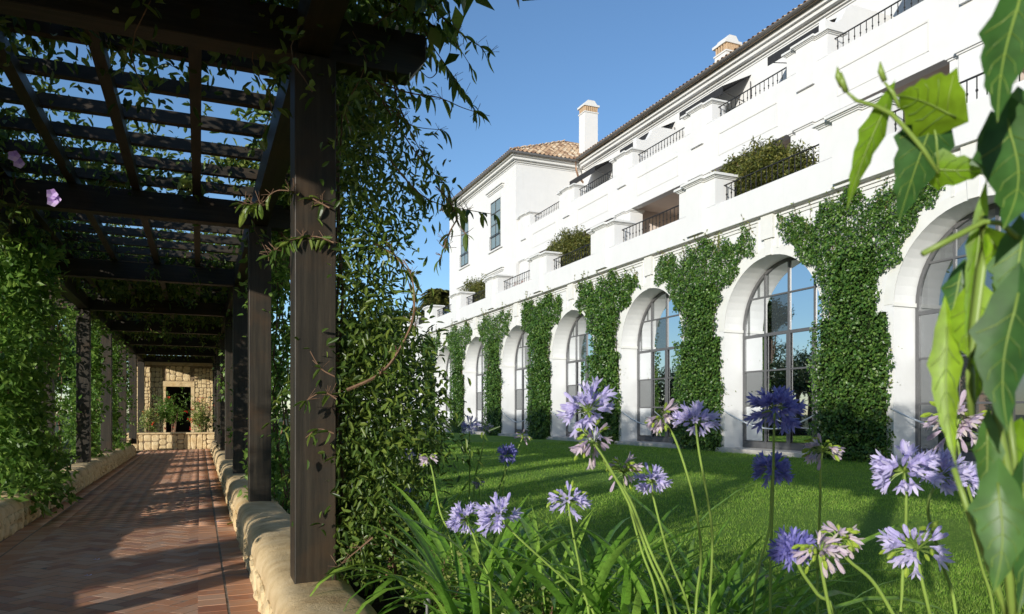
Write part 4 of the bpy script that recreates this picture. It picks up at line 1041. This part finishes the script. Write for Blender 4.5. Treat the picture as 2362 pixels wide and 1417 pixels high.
CL = [(1.32, 3.55, 34, 1, "at the left front of the bed, next to the lime shrub"), (1.62, 3.3, 38, 1, "at the front, under the two low violet heads"), (1.95, 3.25, 38, 1, "at the front, round the single straight flower stem"),
 (2.2, 3.0, 36, 1, "at the front, left of the crossing pale stems"), (2.45, 2.95, 34, 1.05, "at the front, where the crossing pale stems rise"), (1.5, 4.1, 34, 1, "behind the two low violet heads, left"), (1.85, 3.9, 34, .95, "behind the two low violet heads, right"),
 (2.2, 3.7, 30, .9, "in the second rank behind the single straight stem"), (2.6, 3.5, 26, .85, "in the second rank where the lawn meets the bed"), (2.75, 2.95, 28, .85, "in deep shade under the pair of touching heads"),
 (1.45, 4.9, 28, .95, "at the foot of the jasmine's right side"), (1.9, 4.7, 26, .85, "against the lawn behind the low violet heads"), (1.65, 5.6, 24, .9, "beyond the jasmine, nearest of the distant ones"),
 (2.05, 6.0, 22, .8, "at the root of the tall thin distant stems"), (1.7, 6.8, 20, .9, "second of the distant ones beyond the jasmine"), (2.1, 7.8, 20, .85, "farthest along the lawn edge"), (3.0, 2.7, 22, .75, "under the deep blue flower, dark leaved"),
 (2.95, 2.2, 16, .62, "at the bottom edge left of the front cluster"), (3.4, 1.95, 14, .6, "at the bottom edge under the half open umbel")]
for (x, y, nl, sc, wh) in CL: clump("strap leaved agapanthus clump "+wh, x, y, nl, sc)
# floret meshes
def floret_mesh(kind, seed, mat):
    rs = random.Random(seed); m = MB(); L_ = .050; op = {'open': .62+.14*(seed % 3), 'shut': .22}[kind]
    for k in range(6):
        a = 2*PI*k/6+rs.uniform(-.1, .1); c, s = math.cos(a), math.sin(a); w_ = rs.uniform(.0044, .0056)
        def Q(t, r_, o): return (L_*t, c*r_-s*o, s*r_+c*o)
        r0, r1, r2 = .0015, .0045+op*.003, .010+op*.019
        if kind == 'shut': r1, r2 = .005, .004
        i0 = len(m.v); m.v += [Q(0, r0, -.002), Q(0, r0, .002), Q(.55, r1, w_), Q(.55, r1, -w_), Q(1.0, r2, 0), Q(.82, (r1+r2)/2, w_*1.05), Q(.82, (r1+r2)/2, -w_*1.05)]
        m.f += [(i0, i0+1, i0+2, i0+3), (i0+3, i0+2, i0+5, i0+6), (i0+6, i0+5, i0+4)]
    return m.mesh("floret", mat)
FM = {'full': [floret_mesh('open', s, M_PETAL) for s in range(5)], 'deep': [floret_mesh('open', s, M_PETALD) for s in range(3)],
      'fade': [floret_mesh('open', 9, M_PETALF), floret_mesh('shut', 8, M_PETALF)], 'bud': [floret_mesh('shut', s, M_PETAL) for s in range(2)]}
podm = MB(); 
for k in range(6):
    a0, a1 = 2*PI*k/6, 2*PI*(k+1)/6; prof = [(0, .002), (.006, .006), (.02, .007), (.03, .002)]
    for (xa, ra), (xb, rb) in zip(prof[:-1], prof[1:]): podm.quad((xa, ra*math.cos(a0), ra*math.sin(a0)), (xa, ra*math.cos(a1), ra*math.sin(a1)), (xb, rb*math.cos(a1), rb*math.sin(a1)), (xb, rb*math.cos(a0), rb*math.sin(a0)))
POD = podm.mesh("seed_pod", M_POD, True)
def agap(label, px, py, size, d_, kind, stem, top=0):
    c = at(px, py, d_); R0 = size*.92/2/F*d_; big = size > 60
    t = thing("agapanthus_flower", label, "flower", (c.x, c.y, 0), "agapanthus flower heads")
    pts = [c-Vector((0, 0, R0*.05))]+[at(a, b, d_+.02*k) for k, (a, b) in enumerate(stem)]
    last = pts[-1]; dirn = (last-pts[-2]); 
    g = Vector((last.x+dirn.x*.6, last.y+dirn.y*.3, -.02)); pts += [last.lerp(g, .5), g]
    # smooth the stem
    Q = []
    for k in range(len(pts)-1):
        p0, p1, p2, p3 = pts[max(k-1, 0)], pts[k], pts[k+1], pts[min(k+2, len(pts)-1)]
        for s in range(5):
            tt = s/5; Q.append(.5*((2*p1)+(-p0+p2)*tt+(2*p0-5*p1+4*p2-p3)*tt*tt+(-p0+3*p1-3*p2+p3)*tt**3))
    Q.append(pts[-1]); rs_ = .0052 if d_ < 4.5 else .006
    MB().tube(Q, [rs_*(.85+.4*k/len(Q)) for k in range(len(Q))], 7).build("stem", M_STEM, t, True)
    n = {'full': 40, 'deep': 60, 'fade': 32, 'seed': 38, 'half': 40, 'bud': 40}[kind]
    if size > 120: n = int(n*1.25)
    if not big: n = int(n*.6)
    ped = MB(); axis = (Q[0]-Q[3]).normalized(); fl = []
    for k in range(n):
        v = Vector((random.gauss(0, 1), random.gauss(0, 1), random.gauss(0, 1))).normalized()
        if v.dot(axis) < -.45 and random.random() < .85: v = (v+axis*1.1).normalized()
        rr_ = R0*random.uniform(.78, 1.12); Lf = .034*(R0/.075)**.5 if big else .04
        if kind in ('fade', 'half') and random.random() < .35: kk = 'seed'
        elif kind == 'seed': kk = 'seed' if random.random() < .6 else 'fade'
        elif kind == 'half': kk = 'full' if v.dot(axis) < .45 else 'bud'
        elif kind == 'full' and random.random() < .22: kk = 'bud'
        else: kk = kind
        sc_ = Lf/.04*random.uniform(.85, 1.2)
        base = c+v*(rr_-Lf*.9)
        if kk == 'seed': base = c+v*(rr_-.02)
        mid = c+v*(rr_*.4)+Vector((0, 0, .004)); ped.tube([c, mid, base], .0013 if d_ < 5 else .0016, 3)
        dr = (v+Vector((0, 0, -.25 if kk != 'bud' else .1))+Vector((random.gauss(0, .15), random.gauss(0, .15), random.gauss(0, .15)))).normalized()
        if kk in ('fade', 'seed'): dr = (dr+Vector((0, 0, -.5))).normalized()
        rot = dr.to_track_quat('X', 'Z').to_euler()
        fl.append((POD if kk == 'seed' else random.choice(FM[kk]), base, rot, sc_, 'seed_pod' if kk == 'seed' else 'floret'))
    hd_ = ped.build("umbel", M_STEM, t)
    for (me, b, r_, s_, nm) in fl: link(nm, me, hd_, b, r_, (s_, s_, s_))
AG = [
 ("tallest big pale violet agapanthus head, in front of the third arch", 1357, 948, 135, 2.8, 'full', [(1372, 1010), (1400, 1075), (1452, 1150), (1500, 1270), (1560, 1417)]),
 ("fading mauve agapanthus head hanging just below the tallest one", 1370, 1022, 112, 2.72, 'fade', [(1395, 1060), (1450, 1160), (1495, 1280), (1545, 1417)]),
 ("left head of the touching pair before the ivy, greenish centre", 1530, 968, 92, 3.0, 'fade', [(1560, 1020), (1600, 1150), (1617, 1280), (1605, 1400)]),
 ("right head of the touching pair before the ivy, full violet", 1605, 976, 98, 2.95, 'full', [(1612, 1040), (1640, 1200), (1642, 1300), (1636, 1400)]),
 ("deep blue violet round agapanthus head in front of the second arch", 1787, 948, 118, 2.75, 'deep', [(1785, 1010), (1783, 1120), (1780, 1220), (1777, 1320)]),
 ("smaller deep violet head directly below the deep blue one", 1782, 1086, 88, 3.1, 'deep', [(1779, 1130), (1775, 1220), (1750, 1310), (1740, 1380)]),
 ("spent agapanthus head with green pods before the dark ivy base", 1897, 1042, 100, 3.0, 'seed', [(1893, 1080), (1892, 1150), (1889, 1230), (1886, 1330)]),
 ("single violet head on a straight stem in the middle of the leaves", 1311, 1158, 100, 3.2, 'half', [(1318, 1210), (1335, 1300), (1345, 1360), (1358, 1417)]),
 ("open violet head low at the left, larger of two side by side", 1155, 1193, 112, 3.3, 'full', [(1190, 1235), (1250, 1290), (1320, 1355), (1370, 1417)]),
 ("smaller violet head low at the left, touching its larger neighbour", 1075, 1200, 78, 3.4, 'full', [(1090, 1230), (1110, 1290), (1130, 1350)]),
 ("withered head with curled pale petals right of the tallest one", 1438, 1092, 92, 3.05, 'seed', [(1445, 1140), (1480, 1270), (1515, 1380)]),
 ("violet head leaning against the withered one", 1503, 1112, 78, 3.2, 'full', [(1510, 1160), (1545, 1290), (1590, 1410)]),
 ("small pale distant head on a tall thin stem against the lawn", 1083, 985, 48, 6.0, 'full', [(1084, 1050), (1083, 1120)]),
 ("small distant seed head leaning right, against the lawn", 1206, 1008, 40, 6.2, 'seed', [(1190, 1045), (1150, 1130)]),
 ("small violet distant head between two seed heads", 1168, 1050, 46, 6.0, 'deep', [(1165, 1090), (1160, 1140)]),
 ("small dark distant seed head beside the tall thin stem", 1122, 985, 36, 6.4, 'seed', [(1110, 1050), (1095, 1110)]),
 ("tiny brown seed head low against the lawn", 1102, 1112, 28, 6.0, 'seed', [(1108, 1150)]),
 ("pale head half hidden at the right edge of the jasmine", 990, 1058, 46, 4.6, 'fade', [(1000, 1100), (1015, 1180), (1040, 1250)]),
 ("tiny pale head in the jasmine's lower right", 940, 1050, 30, 5.2, 'full', [(945, 1090), (950, 1130)]),
 ("violet head mostly hidden in the jasmine's lower leaves", 925, 1152, 80, 5.7, 'half', [(930, 1190), (940, 1230)]),
 ("blue violet head at the left of the front cluster", 1828, 1268, 92, 2.05, 'deep', [(1850, 1320), (1885, 1370), (1930, 1440)]),
 ("front cluster head with wilted pink petals and one white star floret", 1890, 1275, 120, 1.95, 'fade', [(1900, 1340), (1915, 1417), (1922, 1460)]),
 ("wilted head on the sharply bent thick stem", 1935, 1248, 98, 2.0, 'seed', [(1955, 1290), (2012, 1340), (2060, 1417), (2080, 1460)]),
 ("half open umbel with white buds on top, front right", 2115, 1268, 152, 2.05, 'half', [(2122, 1320), (2145, 1417), (2150, 1450)]),
 ("large pale violet head left of the pair before the right lawn", 2085, 1088, 142, 2.25, 'full', [(2090, 1150), (2088, 1250), (2078, 1417)]),
 ("large pale violet head right of the pair before the right lawn", 2168, 1100, 122, 2.35, 'full', [(2140, 1170), (2170, 1290), (2205, 1417)]),
 ("violet head behind the pair, next to the big foreground leaf", 2225, 1108, 80, 2.5, 'full', [(2232, 1180), (2262, 1300), (2292, 1417)]),
 ("large violet head full of green pods in front of the nearest arch", 2208, 985, 150, 2.4, 'fade', [(2215, 1060), (2255, 1200), (2318, 1417)]),
]
for a in AG: agap(*a)
# small lime shrubs, sprinkler
def low_shrub(lab, px, py, d_, r, n, mat=L_LIME, L=.035):
    c = at(px, py, d_); c.z = max(c.z, r[2]); return shrub(lab, (c.x, c.y, c.z), r, n, L, L*.62, mat, group="small shrubs in the bed", lobes=6, per=7)
low_shrub("low lime green shrub beside the grey sprinkler at the front of the bed", 1030, 1355, 4.2, (.30, .26, .22), 110)
low_shrub("lime green shrub at the bottom picture edge below the strap leaves", 1245, 1425, 3.7, (.25, .2, .15), 60)
low_shrub("green myrtle shrub at the foot of the jasmine", 905, 1235, 5.0, (.42, .3, .28), 150, L_JAS, .05)
sp_ = at(985, 1385, 3.95); spk = thing("garden_sprinkler", "small grey garden sprinkler spike standing by the lime shrub", "sprinkler", (sp_.x, sp_.y, 0))
MB().tube([(sp_.x, sp_.y, 0), (sp_.x, sp_.y, sp_.z-.02)], .008, 6).build("riser", M_GREYPL, spk)
MB().tube([(sp_.x, sp_.y, sp_.z-.02), (sp_.x+.004, sp_.y, sp_.z+.02), (sp_.x+.008, sp_.y, sp_.z+.05)], [.02, .014, .017], 8).build("head", M_GREYPL, spk)
# ground cover in the bed
n = 1400; yv = RNG.uniform(1.5, 30, n); xv = 1.0+RNG.random(n)*(np.vectorize(bed_edge)(yv)-1.15)
C = np.stack([xv, yv, RNG.uniform(.02, .16, n)*np.where(yv < 5, .5, 2.0)], 1); C = C[(C[:, 1] > 4.6) | (RNG.random(n) < .12)]
foliage("ground_cover", C, 8, .05, .10, .04, L_VINE, None, -.2, .12, kind='stuff')
# fallen petals on the path
for k, (px, py) in enumerate(((222, 1293), (203, 1330), (500, 1205), (275, 1236), (368, 1364))):
    dd = F*EYE/(py-HY)*.975; p = at(px, py, dd); p.z = .043
    m = MB(); 
    for q in range(4):
        a = q*1.7; m.poly([p, p+Vector((.03*math.cos(a), .03*math.sin(a), .006)), p+Vector((.03*math.cos(a+.5), .03*math.sin(a+.5), .012))])
    o = m.build("fallen_petal", M_PETAL if k in (0, 1, 2) else M_TWIG)
    tag(o, ["fallen violet petal, lower of two pale specks on the shaded bricks", "fallen pale petal at the lower left of the path", "fallen petal near the foot of the right wall", "brown fallen leaf in the middle of the shaded path", "brown fallen leaf on the edge of the sunlit bricks"][k], "petal" if k < 3 else "leaf")

# ------------------------------------------------------------------ foreground climber at the right edge
fv = thing("foreground_vine", "large leaved vine very close to the camera at the right picture edge", "vine", at(2290, 1300, .8))
def bigleaf(base, tip, wpx, d0, d1, mat=None, lobes=.25, cup=.15, twist=0.0, label=None, norm=None):
    A = at(*base, d0); B = at(*tip, d1); ax_ = (B-A); L_ = ax_.length; ax_.normalize()
    view = ((A+B)/2-Vector((0, 0, EYE))).normalized(); side = ax_.cross(view).normalized()
    if norm: side = (side*math.cos(norm)+view*math.sin(norm)).normalized()
    nn = side.cross(ax_).normalized(); W_ = wpx/F*(d0+d1)/2/2; m = MB(); K = 12; rows_ = []
    prof = [0, .62, .92, 1.0, .92, .80, .70, .60, .48, .36, .23, .10, 0]
    for k in range(K+1):
        t = k/K; w_ = W_*(prof[k]*(1+lobes*math.sin(k*2.6)*.4))*1.02; w2 = W_*(prof[k]*(1+lobes*math.sin(k*2.1+1)*.4))
        c = A+ax_*(L_*(t-.06*(k == 0)))-nn*(cup*W_*2.2*(t-.5)**2*2)+side*(twist*math.sin(t*PI)*W_)
        back = -ax_*(.25*L_*(1-t)**6)
        rows_.append(len(m.v)); m.v += [tuple(c-side*w_+nn*cup*w_+back), tuple(c-side*w_*.5+nn*cup*w_*.35), tuple(c), tuple(c+side*w2*.5+nn*cup*w2*.35), tuple(c+side*w2+nn*cup*w2+back)]
    for k in range(K):
        a, b = rows_[k], rows_[k+1]
        for q in range(4): m.f.append((a+q, a+q+1, b+q+1, b+q))
    o = m.build("leaf", mat or L_FORE, fv, True)
    def S_(k, q): return Vector(m.v[rows_[k]+q])-nn*.0006
    vn = MB().tube([S_(k, 2) for k in range(K+1)], [.0011*(1-.7*k/K) for k in range(K+1)], 5)
    for k in (1, 3, 5, 7):
        vn.tube([S_(k, 2), S_(min(K, k+1), 1), S_(min(K, k+2), 0).lerp(S_(min(K, k+2), 1), .4)], .00045, 4); vn.tube([S_(k, 2), S_(min(K, k+1), 3), S_(min(K, k+2), 4).lerp(S_(min(K, k+2), 3), .4)], .00045, 4)
    vn.build("vein", M_STEM, o, True)
    return o
LEAVES = [((2355, 5), (2302, 292), 120, .62, .60, L_FDARK), ((2187, 262), (2060, 215), 150, .78, .76, L_FORE), ((2035, 258), (1950, 487), 60, .80, .80, L_FORE),
 ((2155, 270), (2068, 522), 118, .80, .78, L_FDARK), ((2135, 385), (2310, 378), 84, .80, .76, L_FORE), ((2330, 300), (2318, 540), 170, .68, .66, L_FDARK),
 ((2300, 310), (2362, 470), 120, .70, .68, L_FDARK), ((2350, 250), (2375, 400), 120, .72, .72, L_FDARK), ((2215, 640), (2175, 775), 66, .80, .80, L_FDARK),
 ((2262, 505), (2225, 800), 44, .74, .74, L_FORE), ((2290, 560), (2350, 690), 88, .74, .74, L_FORE), ((2330, 640), (2290, 700), 70, .76, .76, L_FORE),
 ((2255, 690), (2262, 860), 118, .74, .72, L_FORE), ((2340, 700), (2320, 1010), 135, .64, .62, L_FDARK), ((2185, 775), (2205, 1080), 66, .76, .74, L_FORE),
 ((2265, 840), (2235, 960), 40, .78, .78, L_FORE), ((2345, 1020), (2290, 1180), 150, .74, .72, L_FORE), ((2280, 1000), (2270, 1200), 60, .7, .7, L_FDARK),
 ((2300, 1130), (2290, 1372), 118, .66, .64, L_FDARK), ((2362, 1130), (2350, 1417), 90, .68, .68, L_FDARK), ((2355, 560), (2372, 760), 110, .72, .7, L_FDARK)]
for k, (b, t_, w_, d0, d1, mt) in enumerate(LEAVES): bigleaf(b, t_, w_, d0, d1, mt, .35, .2, random.uniform(-.3, .3), norm=random.uniform(-.5, .5))
def fstem(pp, d_, r_, mat=M_STEM):
    MB().tube([at(a, b, d_) for a, b in pp], r_, 8).build("stem", mat, fv, True)
fstem([(1945, 205), (1975, 232), (2020, 245), (2055, 262), (2092, 300), (2130, 345), (2165, 400)], .79, [.0012, .002, .0022, .0025, .0025, .0025, .0022])
fstem([(2040, 190), (2060, 215), (2075, 250)], .79, [.0012, .0022, .0018])
fstem([(2165, 400), (2160, 320), (2150, 275)], .79, .0012)
fstem([(2128, 586), (2200, 548), (2268, 512), (2310, 515), (2375, 575)], .72, [.003, .003, .0028, .003, .003])
fstem([(2268, 500), (2262, 620), (2245, 760), (2238, 860), (2240, 960)], .73, [.0045, .005, .005, .004, .003])
fstem([(2300, 860), (2300, 960), (2330, 1100), (2320, 1250), (2340, 1450)], .70, .004)
fstem([(2320, 900), (2340, 1060), (2335, 1200)], .71, .003)
fstem([(2200, 1080), (2240, 1200), (2290, 1330), (2330, 1440)], .73, .0028)
for (px, py) in ((1943, 200), (1952, 212), (2041, 188)):
    a = at(px, py, .79); MB().tube([a, a+Vector((-.006, 0, .010)), a+Vector((-.007, 0, .02))], [.003, .0035, .0005], 6).build("bud", M_STEM, fv, True)
